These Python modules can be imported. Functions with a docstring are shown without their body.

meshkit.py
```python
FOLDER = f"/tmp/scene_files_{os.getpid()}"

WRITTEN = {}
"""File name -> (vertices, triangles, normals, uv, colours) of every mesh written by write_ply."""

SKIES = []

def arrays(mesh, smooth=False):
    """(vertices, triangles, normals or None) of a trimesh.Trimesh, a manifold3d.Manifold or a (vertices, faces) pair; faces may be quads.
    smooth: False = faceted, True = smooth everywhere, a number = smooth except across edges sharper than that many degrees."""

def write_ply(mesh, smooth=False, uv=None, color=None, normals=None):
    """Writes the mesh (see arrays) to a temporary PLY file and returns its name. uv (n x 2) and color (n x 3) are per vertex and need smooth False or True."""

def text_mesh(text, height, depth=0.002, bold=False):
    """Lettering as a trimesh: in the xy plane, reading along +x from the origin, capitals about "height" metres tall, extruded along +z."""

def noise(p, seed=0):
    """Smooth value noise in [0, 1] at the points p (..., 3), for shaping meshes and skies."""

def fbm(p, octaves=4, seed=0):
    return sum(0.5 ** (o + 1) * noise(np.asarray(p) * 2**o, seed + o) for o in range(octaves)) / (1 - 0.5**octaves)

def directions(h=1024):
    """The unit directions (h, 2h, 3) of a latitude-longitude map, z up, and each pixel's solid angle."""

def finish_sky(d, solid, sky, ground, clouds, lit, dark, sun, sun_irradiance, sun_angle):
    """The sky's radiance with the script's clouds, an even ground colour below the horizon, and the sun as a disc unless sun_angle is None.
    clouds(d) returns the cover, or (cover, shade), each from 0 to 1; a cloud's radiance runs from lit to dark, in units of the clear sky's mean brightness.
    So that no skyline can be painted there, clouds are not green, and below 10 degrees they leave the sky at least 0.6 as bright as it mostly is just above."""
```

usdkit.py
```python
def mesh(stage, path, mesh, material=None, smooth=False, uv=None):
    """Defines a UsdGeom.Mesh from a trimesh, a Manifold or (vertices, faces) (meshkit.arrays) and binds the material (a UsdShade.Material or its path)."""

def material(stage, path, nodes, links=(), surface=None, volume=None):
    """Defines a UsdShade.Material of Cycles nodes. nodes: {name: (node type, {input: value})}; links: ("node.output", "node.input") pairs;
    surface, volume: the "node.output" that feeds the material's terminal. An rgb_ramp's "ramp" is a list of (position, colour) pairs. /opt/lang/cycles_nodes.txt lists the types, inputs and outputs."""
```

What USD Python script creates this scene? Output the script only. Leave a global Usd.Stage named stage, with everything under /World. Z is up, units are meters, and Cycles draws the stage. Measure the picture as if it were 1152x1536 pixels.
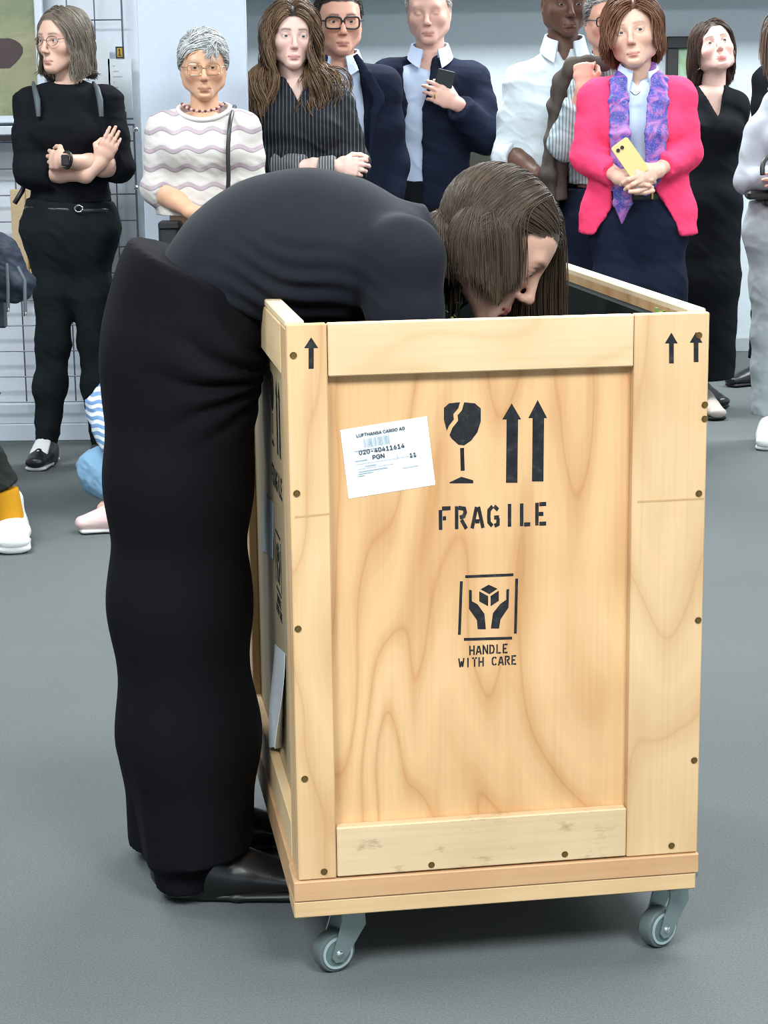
import math, numpy as np, trimesh, usdkit, meshkit
from pxr import Usd, UsdGeom, UsdLux, UsdShade, Gf, Sdf, Vt
from shapely.geometry import Polygon, LineString, box as sbox
from shapely.ops import unary_union
from shapely import affinity

stage = Usd.Stage.CreateInMemory()
UsdGeom.SetStageUpAxis(stage, 'Z')
UsdGeom.Xform.Define(stage, '/World')
UsdGeom.Scope.Define(stage, '/World/Looks')
V = lambda *a: np.array(a, float)

# ------------------------------------------------------------------ camera
CAM_H, FPX, PITCH, ROLL = 1.36, 2900.5, 0.2113, -0.0121
_fw = V(0, math.cos(PITCH), -math.sin(PITCH)); _up = V(0, math.sin(PITCH), math.cos(PITCH)); _rt = V(1, 0, 0)
RT = _rt * math.cos(ROLL) + _up * math.sin(ROLL); UP = _up * math.cos(ROLL) - _rt * math.sin(ROLL)
EYE = V(0, 0, CAM_H)
cam = UsdGeom.Camera.Define(stage, '/World/camera')
cam.CreateHorizontalApertureAttr(36.0); cam.CreateFocalLengthAttr(36.0 * FPX / 1152)
cam.CreateClippingRangeAttr(Gf.Vec2f(0.05, 100))
cam.AddTransformOp().Set(Gf.Matrix4d(*RT, 0, *UP, 0, *(-_fw), 0, *EYE, 1))
cam.CreateExposureAttr(0.0)

def at(px, py, Y):
    """the point of the place at distance Y from the camera wall that stands where the photograph shows it"""
    d = _fw + RT * (px - 576) / FPX - UP * (py - 768) / FPX
    return d * (Y / d[1]) + EYE
def ground(px, py):
    d = _fw + RT * (px - 576) / FPX - UP * (py - 768) / FPX
    return d * (-EYE[2] / d[2]) + EYE

# ------------------------------------------------------------------ light: ceiling panels
CEIL = 2.95
LAMPS = [  # x, y, size x, size y, intensity
    (1.1, 0.4, 1.2, 1.2, 40.0), (-1.2, 0.4, 1.2, 1.2, 36.0),
    (1.1, 3.2, 1.2, 0.6, 22.0), (-1.5, 3.2, 1.2, 0.6, 10.0),
    (-1.9, 5.5, 1.2, 0.6, 40.0), (0.5, 5.6, 1.2, 0.6, 23.0), (2.3, 5.6, 1.2, 0.6, 22.0),
    (.5, 8.25, 1.6, 0.7, 36.0), (2.9, 8.25, 1.6, 0.7, 34.0),
]
for i, (x, y, sx, sy, e) in enumerate(LAMPS):
    l = UsdLux.RectLight.Define(stage, f'/World/ceiling_lamp_light_{i:03d}' if i else '/World/ceiling_lamp_light')
    l.CreateWidthAttr(sx); l.CreateHeightAttr(sy); l.CreateIntensityAttr(e)
    l.CreateColorAttr(Gf.Vec3f(0.93, 0.98, 1.0)); l.AddTranslateOp().Set(Gf.Vec3d(x, y, CEIL - 0.06))

# ------------------------------------------------------------------ helpers: prims
_used = {}
def numbered(parent, name):
    k = f'{parent}/{name}'; n = _used.get(k, 0); _used[k] = n + 1
    return f'{k}_{n:03d}' if n else k
def tag(p, label=None, cat=None, group=None, kind=None):
    p = p.GetPrim() if hasattr(p, 'GetPrim') else p
    for k, v in (('label', label), ('category', cat), ('group', group), ('kind', kind)):
        if v: p.SetCustomDataByKey(k, v)
    return p
def thing(name, label, cat, loc=(0, 0, 0), rotz=0, group=None):
    x = UsdGeom.Xform.Define(stage, numbered('/World', name))
    x.AddTranslateOp().Set(Gf.Vec3d(*map(float, loc)))
    if rotz: x.AddRotateZOp().Set(math.degrees(rotz))
    x.base = np.array(loc, float)
    tag(x, label, cat, group); return x
def obj(name, mesh, mat, parent=None, smooth=False, label=None, col=None):
    par = str(parent.GetPath()) if parent is not None else '/World'
    m = usdkit.mesh(stage, numbered(par, name), mesh, mat, smooth=smooth)
    if col is not None:
        UsdGeom.PrimvarsAPI(m).CreatePrimvar('tint', Sdf.ValueTypeNames.Color3fArray, 'vertex').Set(Vt.Vec3fArray.FromNumpy(np.asarray(col, np.float32)))
    if label: tag(m, label)
    return m
def struct(name, mesh, mat, parent=None, label=None):
    m = obj(name, mesh, mat, parent)
    if parent is None: tag(m, label, None, None, 'structure')
    return m
def cat(ms): return trimesh.util.concatenate(ms)
def box(lo, hi, c=0.0):
    lo, hi = np.minimum(lo, hi), np.maximum(lo, hi)
    b = trimesh.creation.box(np.array(hi, float) - lo)
    b.apply_translation((np.array(hi, float) + lo) / 2)
    if c:
        import itertools
        pts = []
        for s in itertools.product((0, 1), repeat=3):
            p = np.where(np.array(s) == 1, hi, lo).astype(float); d = np.where(np.array(s) == 1, -c, c)
            for k in range(3):
                q = p + d; q[k] = p[k]; pts.append(q)
        b = trimesh.convex.convex_hull(np.array(pts))
    return b
def extrude(poly, t, M=None):
    """a 2D shape as a thin solid in the local xz plane, front face at y = -t"""
    out = []
    for g in getattr(poly, 'geoms', [poly]):
        if g.area < 1e-9: continue
        m = trimesh.creation.extrude_polygon(g, t, engine='earcut')
        m.vertices = m.vertices[:, [0, 2, 1]] * [1, -1, 1]
        m.invert() if m.volume < 0 else None
        out.append(m)
    m = cat(out)
    if M is not None: m.apply_transform(M)
    return m
def tube(pts, r, n=8, closed=False):
    pts = np.array(pts, float); N = len(pts); r = np.broadcast_to(r, (N,))
    T = np.gradient(pts, axis=0); T /= np.linalg.norm(T, axis=1)[:, None] + 1e-12
    ref = V(0, 0, 1) if abs(T[0][2]) < .9 else V(1, 0, 0)
    v = []
    a = np.cross(T[0], ref); a /= np.linalg.norm(a)
    for i in range(N):
        a = a - T[i] * (a @ T[i]); a /= np.linalg.norm(a); b = np.cross(T[i], a)
        th = np.arange(n) * 2 * np.pi / n
        v.append(pts[i] + r[i] * (np.cos(th)[:, None] * a + np.sin(th)[:, None] * b))
    v = np.vstack(v + [pts[:1], pts[-1:]]); f = []
    for i in range(N - 1):
        for j in range(n):
            k = (j + 1) % n
            f += [[i*n+j, i*n+k, (i+1)*n+k], [i*n+j, (i+1)*n+k, (i+1)*n+j]]
    for j in range(n):
        k = (j + 1) % n
        f += [[N*n, k, j], [N*n+1, (N-1)*n+j, (N-1)*n+k]]
    m = trimesh.Trimesh(v, f, process=False); m.fix_normals() if False else None
    return m
def bez(pts, n=12):
    """a smooth curve through the points"""
    from scipy.interpolate import PchipInterpolator, CubicSpline
    pts = np.array(pts, float); t = np.r_[0, np.cumsum(np.linalg.norm(np.diff(pts, axis=0), axis=1))]
    return (CubicSpline(t, pts) if len(pts) > 2 else (lambda x: pts[0] + (pts[1]-pts[0]) * (x / t[-1])[:, None]))(np.linspace(0, t[-1], n))

# ------------------------------------------------------------------ helpers: materials
def mat(name, nodes, links=(), surface='p.BSDF'):
    return usdkit.material(stage, '/World/Looks/' + name, nodes, links, surface=surface)
def plain(name, col, rough=.6, metal=0, spec=.5, **kw):
    return mat(name, {'p': ('principled_bsdf', dict(base_color=col, roughness=rough, metallic=metal, specular_ior_level=spec, **kw))})
def cloth(name, col, var=.25, scale=900, rough=.9, spec=.15, sheen=.0, bump=.3, big=6):
    """woven cloth: fine weave relief and a slight unevenness of the dye"""
    c = np.array(col)
    return mat(name, {
        'tc': ('texture_coordinate', {}), 'n': ('noise_texture', {'scale': float(scale), 'detail': 2}), 'n2': ('noise_texture', {'scale': float(big), 'detail': 3}),
        'r': ('rgb_ramp', {'ramp': [(.25, tuple(c * (1 - var))), (.75, tuple(np.minimum(1, c * (1 + var))))]}),
        'b': ('bump', {'strength': bump, 'distance': .0006}),
        'p': ('principled_bsdf', {'roughness': rough, 'specular_ior_level': spec, 'sheen_weight': sheen, 'sheen_roughness': .4})},
        [('tc.object', 'n.vector'), ('tc.object', 'n2.vector'), ('n2.fac', 'r.fac'), ('r.color', 'p.base_color'), ('n.fac', 'b.height'), ('b.normal', 'p.normal')])
def tinted(name, rough=.5, spec=.4, sss=0.0, bump=.0):
    """colour read from the mesh"""
    nodes = {'a': ('attribute', {'attribute': 'tint'}), 'p': ('principled_bsdf', {'roughness': rough, 'specular_ior_level': spec})}
    links = [('a.color', 'p.base_color')]
    if sss: nodes['p'][1].update(subsurface_weight=sss, subsurface_radius=(1., .35, .2), subsurface_scale=.004)
    return mat(name, nodes, links)

# ------------------------------------------------------------------ helpers: implicit bodies
BIG = 1.0
def frame(d, side=None):
    d = np.array(d, float); d = d / (np.linalg.norm(d) + 1e-12)
    s = np.array(side if side is not None else (1, 0, 0), float)
    s = s - d * (s @ d)
    if np.linalg.norm(s) < 1e-3: s = np.cross(d, V(0, 1, .3))
    s /= np.linalg.norm(s)
    return d, s, np.cross(d, s)
def seg(a, b, r0, r1=None, side=None, fa=False, fb=False, k=.02, inf=0.0, op='u'):
    """a tapered bone; r0, r1 radii or (radius along side, radius across); fa/fb: cut flat at a/b"""
    r1 = r0 if r1 is None else r1
    r0 = np.broadcast_to(r0, (2,)).astype(float); r1 = np.broadcast_to(r1, (2,)).astype(float)
    return dict(t='s', a=np.array(a, float), b=np.array(b, float), r0=r0, r1=r1, side=side, fa=fa, fb=fb, k=k, inf=inf, op=op)
def ell(c, r, R=None, k=.02, inf=0.0, op='u'):
    return dict(t='e', c=np.array(c, float), r=np.broadcast_to(r, (3,)).astype(float), R=np.eye(3) if R is None else np.array(R, float), k=k, inf=inf, op=op)
def half(p, n, lim=None, op='s', k=.002):
    """takes away the side of the plane that n points to (within lim = (centre, radius))"""
    n = np.array(n, float); return dict(t='h', p=np.array(p, float), n=n / np.linalg.norm(n), lim=lim, op=op, k=k, inf=0)
def prism(axes, o, poly, k=.002, op='s', d=None):
    """takes away everything inside a convex outline (in the axes' first two directions), d = (from, to) along the third"""
    return dict(t='p', A=np.array(axes, float), o=np.array(o, float), poly=np.array(poly, float), d=d, k=k, op=op, inf=0)
def chain(pts, rs, side=None, k=.02, fa=False, fb=False, inf=0.0):
    n = len(pts)
    return [seg(pts[i], pts[i+1], rs[i], rs[i+1], side, fa and i == 0, fb and i == n-2, k, inf) for i in range(n-1)]
def grown(ps, d):
    out = []
    for p in ps:
        q = dict(p); q['inf'] = q['inf'] + d; out.append(q)
    return out
def bounds(p):
    if p['t'] == 's':
        r = max(p['r0'].max(), p['r1'].max()) + p['inf']
        return np.minimum(p['a'], p['b']) - r, np.maximum(p['a'], p['b']) + r
    if p['t'] == 'e':
        r = np.sqrt(((p['R'] * (p['r'] + max(p['inf'], 0))) ** 2).sum(1)); return p['c'] - r, p['c'] + r
    if p['t'] == 'h' and p['lim'] is not None:
        return p['lim'][0] - p['lim'][1], p['lim'][0] + p['lim'][1]
    return V(-99, -99, -99), V(99, 99, 99)
def dist(p, X, Y, Z):
    if p['t'] == 's':
        d = p['b'] - p['a']; L = np.linalg.norm(d)
        D, S, N = frame(d if L > 1e-6 else (0, 0, 1), p['side'])
        x, y, z = X - p['a'][0], Y - p['a'][1], Z - p['a'][2]
        ax = x * D[0] + y * D[1] + z * D[2]
        t = np.clip(ax / max(L, 1e-6), 0, 1)
        over = ax - t * L
        rx = p['r0'][0] + (p['r1'][0] - p['r0'][0]) * t + p['inf']; ry = p['r0'][1] + (p['r1'][1] - p['r0'][1]) * t + p['inf']
        u = x * S[0] + y * S[1] + z * S[2]; v = x * N[0] + y * N[1] + z * N[2]
        o = over
        if p['fa']: o = np.where(over < 0, 0, o)
        if p['fb']: o = np.where(over > 0, 0, o)
        rm = np.minimum(rx, ry)
        k0 = np.sqrt((u / rx) ** 2 + (v / ry) ** 2 + (o / rm) ** 2)
        k1 = np.sqrt((u / rx ** 2) ** 2 + (v / ry ** 2) ** 2 + (o / rm ** 2) ** 2) + 1e-6
        q = np.where(k0 < .3, (k0 - 1) * rm, k0 * (k0 - 1) / k1)
        if p['fa']: q = np.maximum(q, -ax)
        if p['fb']: q = np.maximum(q, ax - L)
        return q
    if p['t'] == 'e':
        x, y, z = X - p['c'][0], Y - p['c'][1], Z - p['c'][2]
        R = p['R']; r = p['r'] + p['inf']
        a, b, c = (x * R[0, i] + y * R[1, i] + z * R[2, i] for i in range(3))
        k0 = np.sqrt((a / r[0]) ** 2 + (b / r[1]) ** 2 + (c / r[2]) ** 2)
        k1 = np.sqrt((a / r[0] ** 2) ** 2 + (b / r[1] ** 2) ** 2 + (c / r[2] ** 2) ** 2) + 1e-6
        return np.where(k0 < .3, (k0 - 1) * r.min(), k0 * (k0 - 1) / k1)
    if p['t'] == 'h':
        q = -((X - p['p'][0]) * p['n'][0] + (Y - p['p'][1]) * p['n'][1] + (Z - p['p'][2]) * p['n'][2])
        if p['lim'] is not None:
            c, r = p['lim']; q = np.maximum(q, np.sqrt((X - c[0]) ** 2 + (Y - c[1]) ** 2 + (Z - c[2]) ** 2) - r)
        return q
    if p['t'] == 'p':
        x, y, z = X - p['o'][0], Y - p['o'][1], Z - p['o'][2]
        a, b, c = (x * A[0] + y * A[1] + z * A[2] for A in p['A'])
        q = None; P = p['poly']; n = len(P); ar = sum(P[i][0] * P[(i+1) % n][1] - P[(i+1) % n][0] * P[i][1] for i in range(n))
        for i in range(n):
            e = P[(i+1) % n] - P[i]; nn = V(e[1], -e[0]) / np.linalg.norm(e) * (1 if ar > 0 else -1)
            w = (a - P[i][0]) * nn[0] + (b - P[i][1]) * nn[1]
            q = w if q is None else np.maximum(q, w)
        if p['d']: q = np.maximum(q, np.maximum(p['d'][0] - c, c - p['d'][1]))
        return q
def solid(prims, h, lo=None, hi=None, pad=None):
    """the surface of the smooth union of prims on a grid of step h: (vertices, faces)"""
    us = [p for p in prims if p['op'] == 'u']
    B = [bounds(p) for p in us]
    l = np.min([b[0] for b in B], 0) - .03; g = np.max([b[1] for b in B], 0) + .03
    if lo is not None: l = np.maximum(l, lo)
    if hi is not None: g = np.minimum(g, hi)
    n = np.ceil((g - l) / h).astype(int) + 1
    F = np.full(n, BIG, np.float32)
    ax = [(l[i] + h * np.arange(n[i])).astype(np.float32) for i in range(3)]
    for p in prims:
        b0, b1 = bounds(p); m = p['k'] + 3 * h
        i0 = np.clip(np.floor((b0 - m - l) / h).astype(int), 0, n); i1 = np.clip(np.ceil((b1 + m - l) / h).astype(int) + 1, 0, n)
        if (i1 <= i0).any(): continue
        sl = tuple(slice(a, b) for a, b in zip(i0, i1))
        d = dist(p, ax[0][sl[0]][:, None, None], ax[1][sl[1]][None, :, None], ax[2][sl[2]][None, None, :]).astype(np.float32)
        f = F[sl]; k = p['k']
        if p['op'] == 'u':
            hh = np.maximum(k - np.abs(f - d), 0) / k; F[sl] = np.minimum(f, d) - hh * hh * k * .25
        elif p['op'] == 's':
            hh = np.maximum(k - np.abs(f + d), 0) / k; F[sl] = np.maximum(f, -d) + hh * hh * k * .25
        else:
            F[sl] = np.maximum(f, d)
    return nets(F, l, h)
def nets(F, lo, h):
    s = F < 0; n = np.array(F.shape) - 1
    c = np.zeros(n, np.uint8)
    for o in np.ndindex(2, 2, 2): c += s[o[0]:o[0]+n[0], o[1]:o[1]+n[1], o[2]:o[2]+n[2]]
    idx = np.argwhere((c > 0) & (c < 8))
    ids = np.full(n, -1, np.int32); ids[tuple(idx.T)] = np.arange(len(idx))
    acc = np.zeros((len(idx), 3)); cnt = np.zeros(len(idx))
    for a in range(3):
        for o in np.ndindex(2, 2):
            o0 = np.insert(np.array(o), a, 0); o1 = o0.copy(); o1[a] = 1
            f0 = F[tuple((idx + o0).T)]; f1 = F[tuple((idx + o1).T)]
            x = (f0 < 0) != (f1 < 0); t = np.where(x, f0 / np.where(x, f0 - f1, 1), 0)
            acc += x[:, None] * (o0 + t[:, None] * (o1 - o0)); cnt += x
    v = lo + h * (idx + acc / np.maximum(cnt, 1)[:, None])
    fs = []
    for a in range(3):
        b, d = (a + 1) % 3, (a + 2) % 3
        sa = np.take(s, range(n[a]), a); sb = np.take(s, range(1, n[a] + 1), a)
        e = np.argwhere(sa != sb); e = e[(e[:, b] > 0) & (e[:, d] > 0) & (e[:, b] < n[b]) & (e[:, d] < n[d])]
        if not len(e): continue
        ub = np.zeros(3, int); ub[b] = 1; ud = np.zeros(3, int); ud[d] = 1
        q = np.stack([ids[tuple((e - ub - ud).T)], ids[tuple((e - ud).T)], ids[tuple(e.T)], ids[tuple((e - ub).T)]], 1)
        flip = ~s[tuple(e.T)]; q[flip] = q[flip][:, ::-1]
        fs.append(q[(q >= 0).all(1)])
    q = np.vstack(fs)
    return v, np.vstack([q[:, [0, 1, 2]], q[:, [0, 2, 3]]])
def vnormals(v, f):
    n = np.zeros_like(v); c = np.cross(v[f[:, 1]] - v[f[:, 0]], v[f[:, 2]] - v[f[:, 0]])
    for k in range(3): np.add.at(n, f[:, k], c)
    return n / (np.linalg.norm(n, axis=1)[:, None] + 1e-12)
def relax(v, f, it=2, w=.5):
    """evens out the grid's steps"""
    import scipy.sparse as sp
    e = np.vstack([f[:, [0, 1]], f[:, [1, 2]], f[:, [2, 0]]]); e = np.vstack([e, e[:, ::-1]])
    A = sp.csr_matrix((np.ones(len(e)), (e[:, 0], e[:, 1])), (len(v),) * 2); A.data[:] = 1
    d = np.maximum(np.asarray(A.sum(1)).ravel(), 1)[:, None]
    for i in range(it):
        v = v + w * (A @ v / d - v); v = v - w * 1.03 * (A @ v / d - v)
    return v
def garment(prims, h, folds=(), seed=0, it=3, lo=None, hi=None):
    """a piece of clothing; folds = [(height, (frequency x, y, z)), ...]"""
    v, f = solid(prims, h, lo, hi)
    v = relax(v, f, it)
    if folds:
        n = vnormals(v, f)
        for i, (amp, fr) in enumerate(folds):
            w = meshkit.fbm(v * np.array(fr) + 7.7 * i + seed * 3.3, 3, seed + i) - .5
            w = .45 * w + .55 * (.25 - np.minimum(np.abs(meshkit.fbm(v * np.array(fr) * .8 + (v[:, [2]] * V(1.5, 1, 0)) * fr[0] * .5 + 3.1 * i + seed, 2, seed + i + 40) - .5) * 3, .5))
            v = v + n * (amp * 2.6 * w)[:, None]
    return v, f
def rest(m, p):
    """vertices relative to their thing's base"""
    if isinstance(m, tuple): return (m[0] - p, m[1])
    m = m.copy(); m.apply_translation(-np.asarray(p)); return m


# ------------------------------------------------------------------ materials
def wood(name, axis, pale, dark, loc=(0, 0, 0), K=7.0, sc=2.2, stretch=.16, contrast=1.0, rough=.55, stain=0.0):
    """plywood or board: cathedral bands of a noise stretched along the grain, fine fibres, knots"""
    st = {'x': (stretch, 1, 1), 'y': (1, stretch, 1), 'z': (1, 1, stretch)}[axis]
    fs = {'x': (4, 160, 160), 'y': (160, 4, 160), 'z': (160, 160, 4)}[axis]
    p, d = np.array(pale), np.array(dark); m = p + (d - p) * contrast
    return mat(name, {
        'tc': ('texture_coordinate', {}), 'mp': ('mapping', {'location': loc, 'scale': st}),
        'n': ('noise_texture', {'scale': sc, 'detail': 2.2, 'roughness': .5, 'distortion': .5}),
        'k': ('math', {'math_type': 'multiply', 'value2': K}), 'pp': ('math', {'math_type': 'pingpong', 'value2': .5}),
        'k2': ('math', {'math_type': 'multiply', 'value2': 2.0}),
        'r': ('rgb_ramp', {'ramp': [(0, tuple(m)), (.07, tuple(p * .4 + m * .6)), (.30, tuple(p * .68 + m * .32)), (.42, tuple(p * .9 + m * .1)), (.7, tuple(p)), (1, tuple(np.minimum(1, p * 1.05)))]}),
        'nb': ('noise_texture', {'scale': 5.0, 'detail': 2}),
        'rb': ('rgb_ramp', {'ramp': [(.35, (.9, .86, .8)), (.62, (1, 1, 1))]}),
        'mb': ('mix_color', {'blend_type': 'multiply', 'fac': .8}),
        'mf': ('mapping', {'scale': fs, 'location': loc}), 'nf': ('noise_texture', {'scale': 1.0, 'detail': 3}),
        'rf': ('rgb_ramp', {'ramp': [(.3, (.93, .91, .88)), (.6, (1, 1, 1))]}),
        'mx': ('mix_color', {'blend_type': 'multiply', 'fac': .8}),
        'ms': ('mapping', {'scale': (5, 5, 14), 'location': (1.3, 0, .4)}), 'ns': ('noise_texture', {'scale': 2.0, 'detail': 5, 'roughness': .7}), 'rs': ('rgb_ramp', {'ramp': [(.56, (1, 1, 1)), (.72, (1 - stain,) * 3)]}), 'mst': ('mix_color', {'blend_type': 'multiply', 'fac': 1.0}),
        'b': ('bump', {'strength': .15, 'distance': .0005}),
        'p': ('principled_bsdf', {'roughness': rough, 'specular_ior_level': .35})},
        [('tc.object', 'mp.vector'), ('mp.vector', 'n.vector'), ('n.fac', 'k.value1'), ('k.value', 'pp.value1'), ('pp.value', 'k2.value1'), ('k2.value', 'r.fac'),
         ('tc.object', 'nb.vector'), ('nb.fac', 'rb.fac'), ('r.color', 'mb.a'), ('rb.color', 'mb.b'),
         ('tc.object', 'mf.vector'), ('mf.vector', 'nf.vector'), ('nf.fac', 'rf.fac'), ('mb.result', 'mx.a'), ('rf.color', 'mx.b'),
         ('tc.object', 'ms.vector'), ('ms.vector', 'ns.vector'), ('ns.fac', 'rs.fac'), ('mx.result', 'mst.a'), ('rs.color', 'mst.b'), ('mst.result', 'p.base_color'), ('nf.fac', 'b.height'), ('b.normal', 'p.normal')])
PLY, BAND = (.655, .42, .215), (.52, .275, .115)
M = {}
M['ply'] = wood('plywood_face', 'z', PLY, BAND, (.37, 0, .21), K=11, sc=3.1, stretch=.34)
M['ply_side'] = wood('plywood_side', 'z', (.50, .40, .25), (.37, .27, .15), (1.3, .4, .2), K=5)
M['stile_a'] = wood('stile_wood', 'z', (.655, .445, .24), (.50, .285, .13), (2.1, 0, .7), K=8, sc=3.6, stretch=.26, contrast=.8)
M['stile_b'] = wood('stile_wood_pale', 'z', (.65, .45, .25), (.52, .31, .15), (4.4, 0, 1.7), K=8, sc=3.2, stretch=.26, contrast=.8)
M['rail_a'] = wood('rail_wood', 'x', (.69, .535, .335), (.60, .41, .22), (.2, 3, 1.1), K=4, sc=3, stretch=.3, contrast=.8)
M['rail_b'] = wood('rail_wood_worn', 'x', (.615, .47, .29), (.52, .36, .19), (5.2, 3, 2.1), K=3, sc=3, stretch=.25, contrast=.5, stain=.6)
M['base_a'] = wood('base_wood', 'x', (.56, .345, .185), (.46, .245, .11), (1.2, 1, 3.3), K=3, sc=3, stretch=.12, contrast=.6)
M['base_b'] = wood('base_wood_pale', 'x', (.60, .415, .225), (.50, .31, .15), (7.2, 1, 3.3), K=3, sc=3, stretch=.12, contrast=.5)
M['rail_y'] = wood('side_rail_wood', 'y', (.78, .58, .34), (.55, .32, .13), (.6, .3, .4), K=3, sc=4, stretch=.4)
M['rim'] = wood('rim_wood', 'y', (.86, .70, .46), (.76, .56, .33), (3.6, .3, .4), K=3, sc=4, stretch=.3, contrast=.5)
def speckled(name, c1, c2, scale, rough=.9, spec=.2, big=0.0, bscale=1.2, dist=.0015):
    c1, c2 = np.array(c1), np.array(c2)
    return mat(name, {'g': ('geometry', {}), 'n': ('noise_texture', {'scale': scale, 'detail': 3, 'roughness': .7}), 'nb': ('noise_texture', {'scale': bscale, 'detail': 3}),
        'r': ('rgb_ramp', {'ramp': [(.35, tuple(c1)), (.65, tuple(c2))]}), 'rb': ('rgb_ramp', {'ramp': [(.3, (1 - big,) * 3), (.7, (1, 1, 1))]}),
        'm': ('mix_color', {'blend_type': 'multiply', 'fac': 1.0}), 'b': ('bump', {'strength': .35, 'distance': dist}),
        'p': ('principled_bsdf', {'roughness': rough, 'specular_ior_level': spec})},
        [('g.position', 'n.vector'), ('g.position', 'nb.vector'), ('n.fac', 'r.fac'), ('nb.fac', 'rb.fac'), ('r.color', 'm.a'), ('rb.color', 'm.b'), ('m.result', 'p.base_color'), ('n.fac', 'b.height'), ('b.normal', 'p.normal')])
M['floor'] = speckled('floor_carpet', (.096, .110, .111), (.136, .153, .153), 260, big=.10)
M['wall_back'] = speckled('wall_paint_grey', (.545, .615, .655), (.58, .65, .69), 60, big=.03, dist=.0004)
M['partition'] = speckled('partition_paint', (.44, .50, .575), (.465, .525, .60), 60, big=.03, dist=.0004)
M['wall_white'] = speckled('wall_paint_white', (.77, .825, .89), (.80, .85, .91), 60, big=.03, dist=.0004)
M['ceil'] = speckled('ceiling_paint', (.62, .63, .64), (.66, .67, .68), 90)
M['skirt'] = plain('skirting_paint', (.66, .73, .80), .45)
M['skirt_grey'] = plain('skirting_paint_grey', (.36, .41, .42), .5)
M['wire'] = plain('painted_wire', (.13, .15, .19), .4, .3)
M['paper'] = plain('white_paper', (.72, .77, .80), .6)
M['paper_blue'] = plain('bluish_paper', (.42, .52, .60), .6)
M['ink'] = plain('printing_ink', (.03, .035, .05), .6)
M['ink_pale'] = plain('printing_ink_pale', (.42, .50, .55), .6)
M['paint'] = mat('stencil_paint', {'tc': ('texture_coordinate', {}), 'n': ('noise_texture', {'scale': 55., 'detail': 4, 'roughness': .7}),
    'r': ('rgb_ramp', {'ramp': [(.3, (.012, .012, .016)), (.55, (.022, .024, .026)), (.8, (.075, .068, .05))]}), 'p': ('principled_bsdf', {'roughness': .85, 'specular_ior_level': .12})},
    [('tc.object', 'n.vector'), ('n.fac', 'r.fac'), ('r.color', 'p.base_color')])
M['screw'] = plain('screw_brass', (.16, .10, .03), .45, .6)
M['foam'] = plain('black_foam', (.016, .021, .020), .95, 0, .1)
M['steel'] = plain('zinc_steel', (.30, .37, .37), .42, .75)
M['tyre'] = plain('caster_tyre', (.085, .11, .11), .5)
M['wheel'] = plain('caster_wheel', (.10, .15, .145), .4)
M['ring'] = plain('caster_ring', (.50, .60, .62), .35, .5)
M['chrome'] = plain('bright_steel', (.75, .78, .78), .15, 1)
M['brass'] = plain('brass_plate', (.45, .30, .06), .35, .8)
M['black'] = plain('black_lacquer', (.012, .012, .013), .45)
M['gold'] = plain('gilt_frame', (.40, .22, .03), .4, .6)
M['film'] = mat('clear_film', {'t': ('transparent_bsdf', {'color': (.93, .95, .98)}), 'g': ('glossy_bsdf', {'roughness': .12, 'color': (.9, .92, .95)}), 'd': ('diffuse_bsdf', {'color': (.6, .6, .62)}),
    'a': ('mix_closure', {'fac': .35}), 'm': ('mix_closure', {'fac': .38})}, [('d.BSDF', 'a.closure1'), ('g.BSDF', 'a.closure2'), ('t.BSDF', 'm.closure1'), ('a.closure', 'm.closure2')], surface='m.closure') if False else plain('clear_film', (.62, .60, .62), .25, alpha=.45)
M['leaf'] = plain('leaf_green', (.12, .26, .05), .5)
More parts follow.
